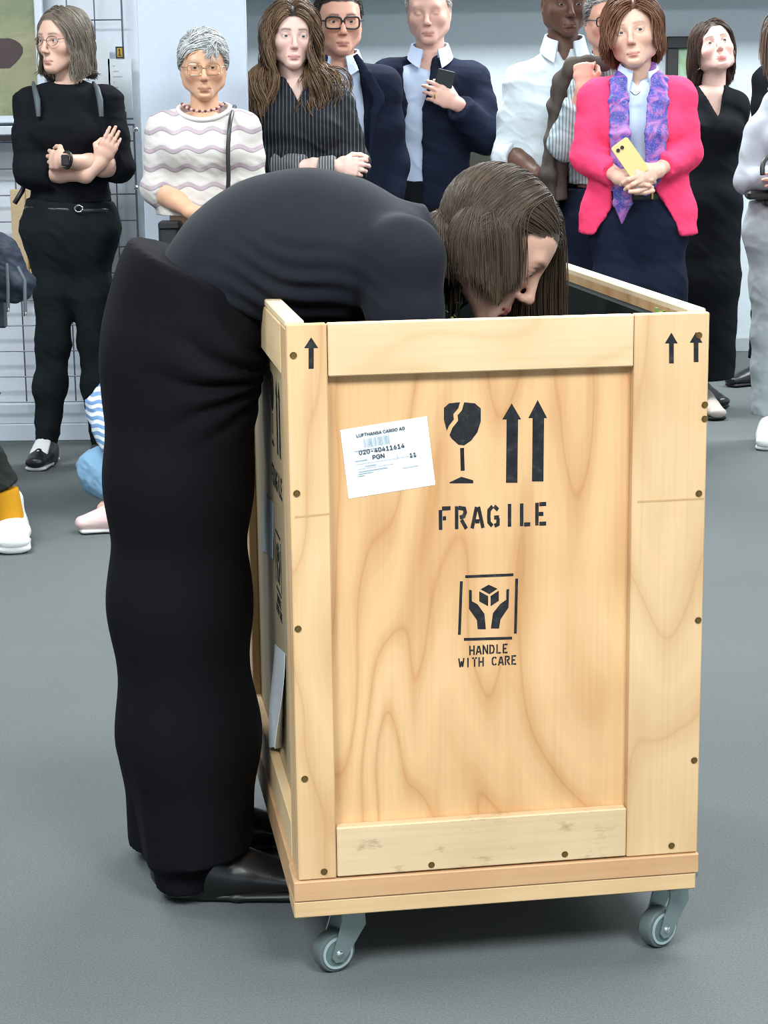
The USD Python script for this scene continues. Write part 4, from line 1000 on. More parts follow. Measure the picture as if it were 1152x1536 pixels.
# ------------------------------------------------------------------ the woman who bends over the crate
SKIN_A = (.60, .37, .28)
def main_woman():
    Y0 = 3.27
    p = Person('person in black top and wide black trousers bending head first into the crate', ground(300, 1335) * V(1, 0, 0) + V(0, Y0, 0), Y=Y0)
    J = p.J
    ys = V(0, 1, 0)
    f = V(.73, -.20, -.66); f /= np.linalg.norm(f); u = V(.68, 0, .73); u -= f * (f @ u); u /= np.linalg.norm(u); ex = np.cross(u, f) ; ex = ex if np.cross(ex, f) @ u < 0 else -ex
    R = np.c_[ex, f, u]
    C = J(741, 364)
    ex_near = 1 if ex[1] < 0 else -1
    hl = dict(front=.068, temple=.05)
    p.head(C, R=R, s=1.0, tone=(.60, .36, .27), hair=(.035, .022, .014), hl=hl, iris=(.08, .05, .03), gaze=(0, -15), lip=(.50, .12, .12))
    nb = J(640, 362)
    p.parts['head'] += [seg(p.L(0, -.028, -.05), nb, .048, .044, k=.02)]
    shN, shF = J(604, 388, -.160), J(600, 384, .160)
    elN, elF = J(611, 545, -.175), J(600, 550, .16)
    wrN, wrF = elN + V(.09, .05, -.23), elF + V(.10, -.05, -.23)
    for key, el, wr, th in (('hand', elN, wrN, 1), ('hand2', elF, wrF, -1)):
        p.arm_skin(key, el, wr, (V(.35, 0, -1), V(0, -1 if key == 'hand' else 1, 0), th), curls=(.35, .4, .45, .5))
    p.parts['torso'] += chain([J(285, 470), J(400, 355), J(520, 350)], [.09, .08, .08])
    p.skin(.0028, .003, .012)
    # top
    sec = [(J(292, 456), (.150, .084)), (J(348, 404), (.145, .094)), (J(405, 375), (.152, .108)), (J(470, 370), (.158, .113)), (J(535, 380), (.160, .102)), (J(588, 386), (.140, .076))]
    top = chain([s[0] for s in sec], [s[1] for s in sec], side=ys, k=.06)
    top += [seg(J(588, 378), J(652, 356), (.10, .066), (.060, .055), side=ys, k=.035, fb=True)]
    for sh, el in ((shN, elN), (shF, elF)):
        top += [seg(J(580, 386) * .5 + sh * .5, sh, .066, .060, k=.035), seg(sh, sh * .5 + el * .5, .062, .060, k=.035), seg(sh * .5 + el * .5, el, .060, .056, k=.02)]
        d = wrN - elN if el is elN else wrF - elF
        top += [seg(el, el + d * .85, .055, .040, k=.02, fb=True)]
    top += [half(nb + (p.L(0, -.02, -.06) - nb) * .55, p.L(0, -.02, -.06) - nb, (nb, .13)), ]
    top += [prism([V(1, 0, 0), V(0, 0, 1), ys], V(0, 0, 0), [tuple(J(200, 392)[[0, 2]]), tuple(J(330, 430)[[0, 2]]), tuple(J(420, 486)[[0, 2]]), tuple(J(330, 620)[[0, 2]]), tuple(J(120, 620)[[0, 2]])])]
    kt = cloth('black_jersey', (.0100, .0115, .0180), .15, 700, .85, .18, sheen=.04, big=5)
    v, fc = solid(top, .006); v = relax(v, fc, 3)
    n = vnormals(v, fc)
    a = J(470, 440); dd = v - J(440, 400)
    w = np.exp(-(dd[:, 0] / .10) ** 2) * np.exp(-((v[:, 2] - J(440, 425)[2]) / .06) ** 2)
    ph = (dd[:, 0] * .35 + dd[:, 2] * 1.0) * 190 + 2.2 * np.sin(v[:, 0] * 30)
    v = v + n * (w * .0045 * np.sin(ph) + .003 * (meshkit.fbm(v * 9, 3, 3) - .5))[:, None]
    p.put('top', (v, fc), kt)
    # trousers: hips and two wide legs
    hips = [seg(J(312, 404), J(288, 430), (.158, .112), (.165, .114), side=ys, k=.04), seg(J(288, 424), J(276, 500), (.165, .114), (.185, .128), side=ys, k=.05), seg(J(279, 500), J(276, 580), (.185, .126), (.185, .124), side=ys, k=.05)]
    wb = [seg(J(300, 406), J(288, 430), (.160, .112), (.164, .113), side=ys, k=.03)]
    def leg(dy, path, w):
        return chain([J(x, y, dy) for x, y in path], w, side=ys, k=.05, fb=True)
    near = leg(-.085, ((271, 560), (268, 720), (270, 900), (283, 1100), (300, 1270)), [(.105, .124), (.115, .115), (.118, .112), (.120, .112), (.122, .092)])
    near += [seg(J(286, 1200, -.085), J(281, 1318, -.085), (.095, .075), (.086, .058), side=ys, k=.04, fb=True)]
    far = leg(.095, ((271, 560), (267, 720), (268, 900), (273, 1100), (278, 1255)), [(.105, .126), (.112, .112), (.115, .108), (.115, .104), (.118, .102)])
    tr = hips + wb + near + far
    nrm = V(-.50, 0, .866)
    tr += [prism([V(1, 0, 0), V(0, 0, 1), ys], V(0, 0, 0), [tuple(J(190, 352)[[0, 2]]), tuple(J(440, 462)[[0, 2]]), tuple(J(440, 230)[[0, 2]]), tuple(J(180, 230)[[0, 2]])])]
    v, fc = solid(tr, .0065); v = relax(v, fc, 3); n = vnormals(v, fc)
    # creases that fan out from the bend of the hip
    c = J(430, 560); q = v - c
    ang = np.arctan2(q[:, 2], -q[:, 0]); rad = np.hypot(q[:, 0], q[:, 2])
    w = np.exp(-((rad - .09) / .085) ** 2) * np.clip((n[:, 1] * -1 + .3), 0, 1) * np.exp(-((v[:, 2] - J(380, 545)[2]) / .085) ** 2)
    sh = np.abs(np.sin(ang * 8.0 + 1.2 + 1.8 * meshkit.noise(v * 14, 5)))
    v = v + n * (w * .026 * (sh - .6))[:, None]
    low = np.clip((J(0, 700)[2] - v[:, 2]) / .5, 0, 1)
    th_ = np.arctan2(v[:, 1] - Y0, v[:, 0] - J(270, 900)[0])
    v = v + n * (low * .0028 * np.sin(th_ * 7 + 2 * np.sin(th_ * 3)) + .003 * (meshkit.fbm(v * V(9, 9, 4), 3, 4) - .5))[:, None]
    p.put('trousers', (v, fc), cloth('black_crepe', (.0048, .0046, .0064), .15, 900, .9, .10, sheen=.0, big=4))
    ml = plain('black_leather', (.008, .008, .009), .28, 0, .6)
    for dy, px, py in ((-.10, 304, 1338), (.11, 285, 1290)):
        g = ground(px, py); shoe(p, V(g[0], Y0 + dy, 0), V(1, -.05 if dy < 0 else .12, 0), ml, M['black'], L=.262, w=.047, hh=.07, toe=1.05)
    cols = [(.018, .011, .007), (.045, .029, .019), (.075, .050, .033), (.028, .018, .011)]
    sc = .0
    coll = [(nb * .5 + p.L(0, -.02, -.06) * .5, np.eye(3), V(.062, .062, .062))]
    ear = [(p.L(x * .066, -.010, -.004), R, V(.0215, .052, .062)) for x in (-1, 1)]
    near_ = lambda q: q[:, 0] * ex_near > 0
    def ln(q): return np.clip(.022 + .98 * (q[:, 2] + .085), .03, .30) + .06 * (~near_(q)) + .025 * np.clip(q[:, 1] / .06, 0, 1)
    hair(p, 14000, ln, cols, wid=.0014, step=.010, comb=1.2, partj=.0, grav=.9, back=.42, down=1.3, hug=lambda q: .66 - .48 * np.clip(-q[:, 0] * ex_near / .03, 0, 1), holdg=.12, lift=.002, jitter=.16, locks=150, seed=11, collide=coll + ear, rag=.06, root_lift=.06, wave=(.003, 20), offs=lambda q: .007 + .015 * np.clip(-q[:, 0] * ex_near / .035, 0, 1) * np.clip(q[:, 1] / .06 + .5, .15, 1),
         skip=lambda q: near_(q) & (q[:, 1] > .028 + .25 * np.clip(.06 - q[:, 2], -.03, 0)))
    hair(p, 40000 // 12, lambda q: .085 + 0 * q[:, 0], cols, wid=.0014, step=.007, comb=.55, partj=.0, grav=.02, back=1.3, down=.25, hug=1.6, holdg=.0, lift=.001, jitter=.12, locks=60, seed=12, rag=.1, root_lift=.05, wave=(.0015, 20), offs=.006,
         skip=lambda q: ~(near_(q) | (np.abs(q[:, 0]) < .012)) | (q[:, 1] < .012))
    return p
main_woman()

# ------------------------------------------------------------------ the onlookers
XZ = [V(1, 0, 0), V(0, 0, 1), V(0, 1, 0)]
def cut(p, pts, dy=-.12, d0=-.6, d1=.02):
    """an opening in the front of a garment, its outline given where the photograph shows it"""
    q = [p.J(x, y, dy) for x, y in pts]
    return prism(XZ, V(0, 0, 0), [(a[0], a[2]) for a in q], d=(p.Y + d0, p.Y + d1))
def stripes(name, dark, pale, period, axis=0, width=.3, rough=.85, amp=0.0, wl=.08, line=None, offset=0.0):
    nodes = {'tc': ('texture_coordinate', {}), 'sx': ('separate_xyz', {}), 'w': ('math', {'math_type': 'multiply', 'value2': 2 * math.pi / wl}), 's': ('math', {'math_type': 'sine'}),
             'a': ('math', {'math_type': 'multiply_add', 'value2': amp}), 'd': ('math', {'math_type': 'multiply_add', 'value2': 1 / period, 'value3': offset}), 'f': ('math', {'math_type': 'fraction'}),
             'r': ('rgb_ramp', {'ramp': line or [(0, dark), (width, dark), (width + .06, pale), (.94, pale), (1, dark)]}), 'n': ('noise_texture', {'scale': 800., 'detail': 2}), 'b': ('bump', {'strength': .3, 'distance': .0006}),
             'p': ('principled_bsdf', {'roughness': rough, 'specular_ior_level': .15})}
    A, B = ('x', 'z') if axis == 0 else ('z', 'x')
    return mat(name, nodes, [('tc.object', 'sx.vector'), ('sx.' + B, 'w.value1'), ('w.value', 's.value1'), ('s.value', 'a.value1'), ('sx.' + A, 'a.value3'), ('a.value', 'd.value1'), ('d.value', 'f.value1'),
        ('f.value', 'r.fac'), ('r.color', 'p.base_color'), ('tc.object', 'n.vector'), ('n.fac', 'b.height'), ('b.normal', 'p.normal')])
GROUP = 'people standing along the back wall and watching'
PALE, ROSY, DARK = (.67, .42, .325), (.66, .36, .265), (.115, .055, .036)
def person(label, px, Y): return Person(label, V(at(px, 500, Y)[0], Y, 0), GROUP, Y)
def pants(p, pel, hL, hR, kL, kR, aL, aR, r=(.092, .062, .05), top=None, mt=None, name='trousers', b=1.0, folds=True, h=.009, w=(.168, .118)):
    top = top if top is not None else pel + V(0, 0, .10)
    ps = [seg(top, pel, (w[0]*.93*b, w[1]*.93*b), (w[0]*b, w[1]*b), side=V(1, 0, 0), fa=True, k=.04), seg(pel, pel - V(0, 0, .05), (w[0]*b, w[1]*b), (w[0]*.9*b, w[1]*.9*b), side=V(1, 0, 0), k=.05)]
    for hp, kn, an in ((hL, kL, aL), (hR, kR, aR)): ps += legs(hp, kn, an, r)
    p.parts['torso'] += [seg(hL, kL, .07, .045), seg(kL, aL, .045, .035), seg(hR, kR, .07, .045), seg(kR, aR, .045, .035)]
    return p.wear(name, ps, h, mt, folds=((.006, (9, 9, 5)), (.003, (26, 26, 12))) if folds else ())
def under(p, pel, che, nb, sh=()):
    p.parts['torso'] += chain([pel, che, nb - V(0, 0, .05)], [(.12, .08), (.12, .08), (.09, .06)], side=V(1, 0, 0), k=.04)
def simple_legs(p, cx, mt, shoe_mt, sole, splay=.1, w=.17, hz=.88, L=.26, b=1.0, dirs=((-.25, -1), (.25, -1)), r=(.092, .062, .052), top=None, name='trousers'):
    """standing legs under a pelvis centred on cx"""
    Y = p.Y; P_ = lambda x, z, dy=0: V(cx + x, Y + dy, z)
    pants(p, P_(0, hz), P_(-.085*b, hz - .06), P_(.085*b, hz - .06), P_(-.095, .48), P_(.095, .48), P_(-.105, .075), P_(.105, .075), r=r, top=P_(0, top if top else hz + .11), mt=mt, b=b, name=name)
    for x, d in ((-.105, dirs[0]), (.105, dirs[1])): shoe(p, P_(x, 0), d, shoe_mt, sole, L=L)
navy = cloth('navy_wool', (.0095, .0135, .030), .2, 800, .9, .12)
blackc = cloth('black_cotton', (.0070, .0080, .0105), .2, 800, .9, .10)
denim_black = cloth('black_denim', (.009, .0125, .0145), .35, 600, .9, .10, big=9)
shirt_blue = cloth('pale_blue_cotton', (.52, .62, .80), .06, 900, .8, .2)
M['white_rubber'] = plain('white_rubber', (.72, .73, .72), .5)
M['black_shoe'] = plain('black_shoe_leather', (.012, .012, .013), .35)

# 1 - woman with folded arms at the far left
def p1():
    p = person('person in a black jumper with thin glasses and a wristwatch, arms folded', 100, 7.3); J = p.J
    hl = dict(front=.074, temple=.052)
    p.head(J(95, 61), (-34, -2, 0), 1.0, tone=PALE, hair=(.13, .10, .075), hl=hl, jaw=.95, iris=(.10, .13, .14), gaze=(-8, 0), brow=(.16, .11, .08), lip=(.50, .22, .19))
    nb = J(102, 122); p.neck(nb, .046)
    sh = [J(44, 150), J(160, 148)]; che, wai, pel = J(102, 195), J(105, 262), J(108, 322)
    el = [J(45, 256, -.06), J(178, 251, -.05)]; wr = [J(128, 263, -.165), J(98, 241, -.225)]
    # the arm that lies on top: bare from the elbow, hand tucked under the other arm
    p.arm_skin('hand', el[1], wr[1], (J(62, 238, -.14) - wr[1], V(-.6, -1, .1), 1), (.040, .027), curls=(.25, .25, .3, .3), s=.9)
    p.arm_skin('hand2', el[0], wr[0], None, (.038, .027))
    w2 = J(150, 244, -.155); p.parts['hand2'] += [seg(wr[0], w2, .028, .026, k=.02)] + hand_prims(w2, J(170, 206, -.165) - w2, V(.25, -1, .1), -1, (.10, .12, .15, .2), s=.88, spread=.03, th=.9)
    under(p, pel, che, nb); p.skin()
    top = torso(pel, wai, che, nb, *sh, b=.98, bust=.9, inf=.006) + sleeve(sh[0], el[0], wr[0], (.066, .064, .060), .45) + sleeve(sh[1], el[1], wr[1], (.066, .062, .060), .12)
    top += [half(J(108, 304), V(0, 0, -1)), ell(nb + V(0, -.035, .045), (.082, .075, .055), op='s', k=.01)]
    p.wear('jumper', top, .008, blackc, ((.006, (8, 8, 14)), (.002, (30, 30, 30))), 1)
    pants(p, J(105, 345), J(82, 352), J(131, 352), J(80, 515), J(143, 515), J(69, 672), J(153, 668), r=(.094, .062, .043), top=J(106, 300), mt=denim_black, w=(.178, .118))
    belt = chain([J(106, 309), J(106, 317)], [(.172, .117), (.174, .118)], side=V(1, 0, 0), fa=True, fb=True); p.wear('belt', belt, .006, M['black_shoe'], it=1)
    p.put('belt_buckle', cat([tube([J(118 + 6 * math.cos(a), 313 + 5 * math.sin(a), -.125) for a in np.linspace(0, 6.28, 16)], .0035, 6)]), M['chrome'])
    shoe(p, V(J(69, 672)[0], 7.30, 0), (-.10, -1), M['black_shoe'], M['white_rubber'], L=.25, lace=M['white_rubber'])
    shoe(p, V(J(153, 668)[0], 7.32, 0), (.35, -1), M['black_shoe'], M['white_rubber'], L=.25, lace=M['white_rubber'])
    # white vamp of the skate shoe
    g = V(J(69, 672)[0], 7.30, 0); d = V(-.10, -.995, 0)
    p.wear('vamp', [seg(g + d * .035 + V(0, 0, .092), g + d * .105 + V(0, 0, .058), (.031, .014), (.037, .013), side=V(1, -.1, 0))], .005, M['white_rubber'], it=1)
    p.eyeglasses(plain('thin_metal_frame', (.25, .20, .17), .3, .8), (.023, .0165), .0013)
    # watch
    c = J(100, 240, -.235); a = (wr[1] - el[1]); a /= np.linalg.norm(a); d_, s_, n_ = frame(a, V(0, 0, 1))
    p.put('watch_strap', tube([c + .0285 * (math.cos(t) * s_ + math.sin(t) * n_) for t in np.linspace(0, 2 * np.pi, 25)], .006, 6), M['black'], 40)
    f = trimesh.creation.box((.030, .010, .038)); f = box((-.015, -.006, -.020), (.015, .006, .020), .004); f.apply_translation(c + V(0, -.029, 0)); p.put('watch_face', f, M['black'], False)
    # backpack straps over the shoulders
    for x0, x1, x2 in ((50, 52, 58), (140, 146, 152)):
        p.put('backpack_strap', tube([J(x0, 124, .03), J(x1, 133, -.085), J(x2 - 2, 150, -.12), J(x2, 175, -.128)], [.006, .010, .012, .008], 8), plain('strap_grey', (.06, .075, .085), .6), True)
    p.put('backpack_strap_end', tube([J(22, 305, .0), J(34, 285, .0), J(40, 262, .05)], .010, 6), M['black'], True)
    col = [(ch, nbx, r) for ch, nbx, r in ((nb - V(0, -.005, .02), np.eye(3), V(.075, .068, .05)), (sh[0] * .6 + nb * .4, np.eye(3), V(.10, .078, .066)), (sh[1] * .6 + nb * .4, np.eye(3), V(.10, .078, .066)))]
    hair(p, 2600, lambda q: .10 + 1.10 * (q[:, 2] + .085), [(.060, .045, .033), (.12, .095, .07), (.20, .165, .13), (.085, .064, .048)], wid=.0028, step=.014, comb=1.2, back=.35, down=1.2, hug=.6, grav=.8, lift=.002, wave=(.005, 45), seed=1, locks=90, collide=col, root_lift=.03, jitter=.12, offs=.007, skip=lambda q: (q[:, 1] > .062) & (q[:, 2] < .066))
p1()

# 2 - older woman in the wavy striped jumper
def p2():
    p = person('person in a cream jumper with wavy stripes and a red bead necklace', 303, 6.8); J = p.J
    hl = dict(front=.062, temple=.045, side=.0)
    p.head(J(305, 99), (6, -6, 0), .95, tone=(.58, .33, .21), hair=(.42, .42, .41), hl=hl, age=1, jaw=1.04, nose=1.15, iris=(.06, .05, .04), brow=(.35, .28, .24), lip=(.42, .18, .13), brow_k=.5, blush=.7)
    nb = J(307, 168); p.neck(nb, .046)
    sh = [J(246, 188), J(364, 188)]; che, wai, pel = J(305, 225), J(306, 285), J(306, 335)
    el = [J(238, 282, .0), J(374, 280, .0)]; wr = [J(288, 318, -.17), J(336, 322, -.17)]
    p.arm_skin('hand', el[0], wr[0], (V(.8, -.1, -.35), V(-.2, -1, .3), 1), (.040, .027), s=.92)
    p.arm_skin('hand2', el[1], wr[1], (V(-.8, -.1, -.3), V(.2, -1, .3), -1), (.040, .027), s=.92)
    under(p, pel, che, nb); p.skin()
    cream, mauve, dk = (.56, .535, .50), (.40, .33, .36), (.22, .18, .20)
    ms = stripes('wavy_knit', mauve, cream, .0625, 1, amp=.0075, wl=.088, line=[(0, dk), (.06, mauve), (.22, mauve), (.27, cream), (.36, cream), (.42, (.62, .56, .55)), (.48, cream), (.97, cream), (1, dk)])
    top = torso(pel + V(0, 0, .0), wai, che, nb, *sh, b=.98, rx=(.165, .155, .160, .135), bust=.85, inf=.008) + sleeve(sh[0], el[0], wr[0], (.066, .064, .060), .28) + sleeve(sh[1], el[1], wr[1], (.066, .064, .060), .28)
    top += [half(J(306, 322), V(0, 0, -1)), ell(nb + V(0, -.04, .035), (.095, .085, .062), op='s', k=.01)]
    p.wear('jumper', top, .007, ms, ((.006, (9, 9, 9)), (.002, (30, 30, 30))), 2)
    th = np.linspace(0, 2 * np.pi, 40)
    p.put('neckband', tube([nb + V(.088 * math.cos(a), -.020 + .066 * math.sin(a), .000 + .026 * math.sin(a) + .012 * abs(math.cos(a)) ** 2) for a in th], .009, 8), cloth('cream_knit', cream, .05), True)
    beads = []
    for i, a in enumerate(np.linspace(-1.15, 1.15, 19)):
        s_ = trimesh.creation.icosphere(1, .0052 + .001 * (i % 2)); s_.apply_translation(nb + V(.078 * math.sin(a), -.030 - .052 * math.cos(a), .035 - .042 * math.cos(a) + .01)); beads.append(s_)
    nk = p.put('necklace', cat(beads[::2]), plain('dark_red_beads', (.10, .02, .03), .25)); p.put('bead', cat(beads[1::2]), plain('rose_beads', (.55, .28, .24), .25), parent=nk)
    simple_legs(p, J(306, 330)[0], blackc, M['black_shoe'], M['black'], hz=.79, b=.95)
    p.eyeglasses(plain('gold_metal_frame', (.55, .40, .22), .25, .9), (.0255, .0195), .0014, square=True, z=-.004)
    # bag strap and bag
    b = thing('shoulder_bag', 'black shoulder bag with a narrow strap worn by the person in the wavy striped jumper', 'bag', V(J(250, 335)[0], 6.72, J(250, 350)[2]))
    obj('strap', rest(tube(bez([J(352, 160, .06), J(349, 168, -.03), J(345, 185, -.112), J(342, 240, -.150), J(337, 300, -.14), J(300, 335, -.14), J(262, 345, -.10)], 30), .0075, 6), b.base), M['black'], b, True)
    bb = box(J(238, 372, -.14) - V(0, 0, .0), J(272, 332, -.06), .012); obj('pouch', rest(bb, b.base), M['black'], b); obj('flap', rest(box(J(237, 345, -.146), J(273, 330, -.055), .006), b.base), M['black_shoe'], b)
    hair(p, 3000, lambda q: .040 + .02 * np.clip(q[:, 2] / .1, 0, 1), [(.22, .23, .23), (.38, .39, .39), (.52, .53, .53), (.30, .31, .31)], wid=.0032, step=.005, comb=.45, partj=.12, back=.55, down=.4, hug=1.3, grav=.05, lift=.002, wave=(.0045, 150), seed=2, locks=110, root_lift=.5, jitter=.9, offs=.013, curl=.05)
p2()

# 3 - young woman with long wavy hair
def p3():
    p = person('person in a dark pinstriped blouse with folded arms, next to the white partition', 450, 7.25); J = p.J
    hl = dict(front=.070, temple=.056, side=.02)
    p.head(J(437, 54), (10, -3, 2), .99, tone=(.70, .47, .40), hair=(.016, .009, .006), hl=hl, iris=(.10, .11, .10), gaze=(8, 0), lip=(.50, .20, .18), brow=(.06, .04, .03), jaw=.98)
    nb = J(440, 116); p.neck(nb, .047, .05, .02)
    sh = [J(402, 152), J(508, 156)]; che, wai, pel = J(455, 192), J(458, 262), J(460, 320)
    el = [J(394, 245, -.03), J(528, 248, -.03)]; wr = [J(452, 250, -.19), J(492, 258, -.19)]
    p.arm_skin('hand', el[0], wr[0], (V(1, -.1, -.05), V(0, -1, .2), 1), s=.9)
    p.arm_skin('hand2', el[1], J(506, 250, -.20), (J(520, 250, -.22) - J(500, 250, -.2), V(0, -1, .2), -1), curls=(.5, .5, .55, .6), s=.88)
    under(p, pel, che, nb); p.skin()
    ms = stripes('pinstripe_blouse', (.075, .08, .085), (.010, .012, .016), .0135, 0, width=.16)
    top = torso(pel, wai, che, nb, *sh, b=1.02, bust=1.0, inf=.008) + sleeve(sh[0], el[0], wr[0], (.070, .070, .058), .75) + sleeve(sh[1], el[1], wr[1], (.070, .070, .058), .5)
    top += [cut(p, ((420, 108), (468, 108), (447, 154)), d1=.0), ell(nb + V(0, -.02, .05), (.075, .075, .05), op='s', k=.01)]
    p.wear('blouse', top, .007, ms, ((.008, (8, 8, 11)), (.003, (26, 26, 26))), 3)
    cf = stripes('cuff_stripe', (.05, .055, .06), (.20, .21, .22), .010, 0, width=.4)
    for a, b_ in ((J(416, 250, -.12), wr[0] + V(.01, 0, 0)), (J(484, 256, -.185), J(505, 250, -.20))):
        p.wear('cuff', [seg(a, b_, .052, .043, fa=True, fb=True)], .006, cf, ((.003, (20, 20, 20)),))
    simple_legs(p, J(460, 330)[0], blackc, M['black_shoe'], M['black'], hz=.86)
    col = [(nb - V(0, -.005, .02), np.eye(3), V(.080, .075, .06)), (sh[0] * .55 + nb * .45, np.eye(3), V(.11, .090, .080)), (sh[1] * .55 + nb * .45, np.eye(3), V(.11, .090, .080)), (che + V(0, .01, .0), np.eye(3), V(.16, .14, .16))]
    hair(p, 5200, lambda q: .37 + 1.0 * (q[:, 2] + .085), [(.026, .016, .010), (.055, .034, .020), (.14, .078, .038), (.23, .145, .08), (.08, .046, .025)], wid=.0028, step=.016, comb=1.3, back=.40, down=1.2, hug=.42, grav=.8, lift=.002, wave=(.016, 30), seed=3, partj=.016, locks=60, collide=col, root_lift=.03, jitter=.2, offs=.018, rag=.25, skip=lambda q: (q[:, 1] > .066) & (q[:, 2] < .064))
p3()

# 4 - man with heavy black glasses
def p4():
    p = person('person in a navy blazer, pale blue shirt and heavy black framed glasses', 512, 7.6); J = p.J
    p.head(J(508, 32), (10, -4, 0), 1.07, tone=ROSY, hair=(.03, .022, .018), hl=dict(front=.070, temple=.060), male=1, jaw=1.10, nose=1.2, age=.0, lip=(.42, .19, .16), brow=(.05, .035, .03), iris=(.06, .06, .06))
    nb = J(508, 98); p.neck(nb, .056)
    sh = [J(446, 128), J(573, 122)]; che, wai, pel = J(512, 190), J(512, 265), J(512, 330)
    el = [J(430, 240), J(590, 245)]; wr = [J(440, 330, -.08), J(582, 335, -.08)]
    for k_, e, w, t in (('hand', el[0], wr[0], -1), ('hand2', el[1], wr[1], 1)): p.arm_skin(k_, e, w, (V(0, -.2, -1), V(-t * -1, 0, 0), t))
    under(p, pel, che, nb); p.skin(.0032, .004)
    S = torso(pel, wai, che, nb, *sh, b=1.12, yoke=.045)
    p.wear('shirt', S + [ell(nb + V(0, -.02, .055), (.062, .08, .05), op='s', k=.01), cut(p, ((500, 84), (522, 84), (511, 104)), d1=0)], .008, shirt_blue, ((.004, (10, 10, 8)),), 4)
    collar(p, nb + V(0, 0, .02), V(0, -.12, 1), .072, .035, .38, shirt_blue)
    jk = grown(S, .016) + grown(sleeve(sh[0], el[0], wr[0], (.066, .058, .046)) + sleeve(sh[1], el[1], wr[1], (.066, .058, .046)), .008)
    jk += [cut(p, ((488, 60), (529, 60), (546, 150), (547, 345), (505, 345), (482, 150)), d1=-.03), ell(nb + V(0, -.03, .05), (.085, .085, .06), op='s', k=.01), half(J(512, 385), V(0, 0, -1))]
    p.wear('blazer', jk, .008, navy, ((.006, (7, 7, 9)),), 5)
    for x, pts in ((1, ((534, 84), (550, 112), (570, 150), (560, 170), (553, 240))), (-1, ((488, 84), (480, 112), (466, 150), (474, 170), (482, 240)))):
        p.wear('lapel', chain([J(a, b, -.155 + .03 * (i == 0)) for i, (a, b) in enumerate(pts)], [(.012, .008), (.022, .007), (.024, .007), (.016, .007), (.006, .006)], side=V(1, 0, 0), k=.01), .006, navy, it=2)
    simple_legs(p, J(512, 330)[0], navy, M['black_shoe'], M['black'], hz=.90, b=1.08)
    p.eyeglasses(M['black'], (.0275, .0205), .0036, square=True, z=-.002)
    hair(p, 1500, .035, [(.02, .015, .012), (.05, .037, .03)], wid=.003, step=.008, comb=.4, back=.9, down=.5, hug=1.3, grav=.02, lift=.002, seed=4, root_lift=.15, jitter=.2, offs=.010, partj=.05)
p4()

# 5 - man in the navy jacket with a hand on his chest
def p5():
    p = person('person in an open navy jacket with one hand raised to the chest', 640, 7.95); J = p.J
    p.head(J(643, 18), (-6, -6, -2), 1.05, tone=(.66, .40, .32), hair=(.30, .26, .22), hl=dict(front=.078, temple=.062), male=1, jaw=1.04, nose=1.1, age=.0, closed=True, lip=(.48, .22, .20), brow=(.42, .30, .24), brow_k=.5)
    nb = J(645, 88); p.neck(nb, .053)
    sh = [J(585, 112), J(706, 116)]; che, wai, pel = J(645, 180), J(642, 255), J(640, 312)
    el = [J(566, 225), J(726, 204, -.06)]; wr = [J(560, 310, -.06), J(686, 156, -.19)]
    p.arm_skin('hand', el[0], wr[0], (V(0, -.2, -1), V(-1, 0, 0), -1))
    p.arm_skin('hand2', el[1], wr[1], (J(640, 132, -.21) - wr[1], V(-.1, -1, .25), 1), curls=(.25, .3, .35, .4), s=1.02, spread=.05)
    under(p, pel, che, nb); p.skin(.0032, .0032)
    S = torso(pel, wai, che, nb, *sh, b=1.06, yoke=.044)
    p.wear('shirt', S + [ell(nb + V(0, -.02, .06), (.060, .08, .05), op='s', k=.01), cut(p, ((628, 76), (662, 76), (645, 106)), d1=0), half(J(620, 285), V(0, 0, -1))], .008, shirt_blue, ((.005, (10, 10, 8)),), 6)
    collar(p, nb + V(0, 0, .022), V(0, -.12, 1), .068, .035, .42, shirt_blue)
    jk = grown(S, .020) + grown(sleeve(sh[0], el[0], wr[0], (.070, .064, .052)) + sleeve(sh[1], el[1], wr[1], (.072, .068, .052), .92), .010)
    jk += [cut(p, ((600, 50), (672, 50), (638, 150), (634, 172), (612, 172)), d1=-.03), cut(p, ((612, 166), (633, 166), (634, 335), (572, 335)), d1=-.03), ell(nb + V(0, -.03, .06), (.080, .085, .055), op='s', k=.01), half(J(645, 312), V(0, 0, -1))]
    p.wear('jacket', jk, .008, navy, ((.008, (7, 7, 9)), (.003, (24, 24, 24))), 7)
    p.put('ring', tube([J(652, 143, -.215) + V(.0 , .0105 * math.cos(a), .0105 * math.sin(a)) for a in np.linspace(0, 6.28, 14)], .002, 5), M['brass'], True)
    ph = thing('phone', 'dark phone tucked under the hand of the person in the open navy jacket', 'phone', J(665, 116, -.188))
    b_ = box((-.028, -.006, -.045), (.042, .006, .030), .004); b_.apply_transform(trimesh.transformations.rotation_matrix(.25, (0, 1, 0))); obj('case', b_, M['black'], ph); 
    c_ = box((-.026, -.0075, -.043), (.040, -.0062, .028)); c_.apply_transform(trimesh.transformations.rotation_matrix(.25, (0, 1, 0))); obj('screen', c_, plain('dark_glass', (.01, .012, .015), .08), ph)
    simple_legs(p, J(640, 320)[0], blackc, M['black_shoe'], M['black'], hz=.92, b=1.05)
    hair(p, 1500, .032, [(.26, .23, .20), (.45, .42, .39), (.60, .58, .56)], wid=.003, step=.008, comb=.6, back=.6, down=.6, hug=1.3, grav=.02, lift=.002, seed=5, root_lift=.12, jitter=.25, offs=.010)
p5()

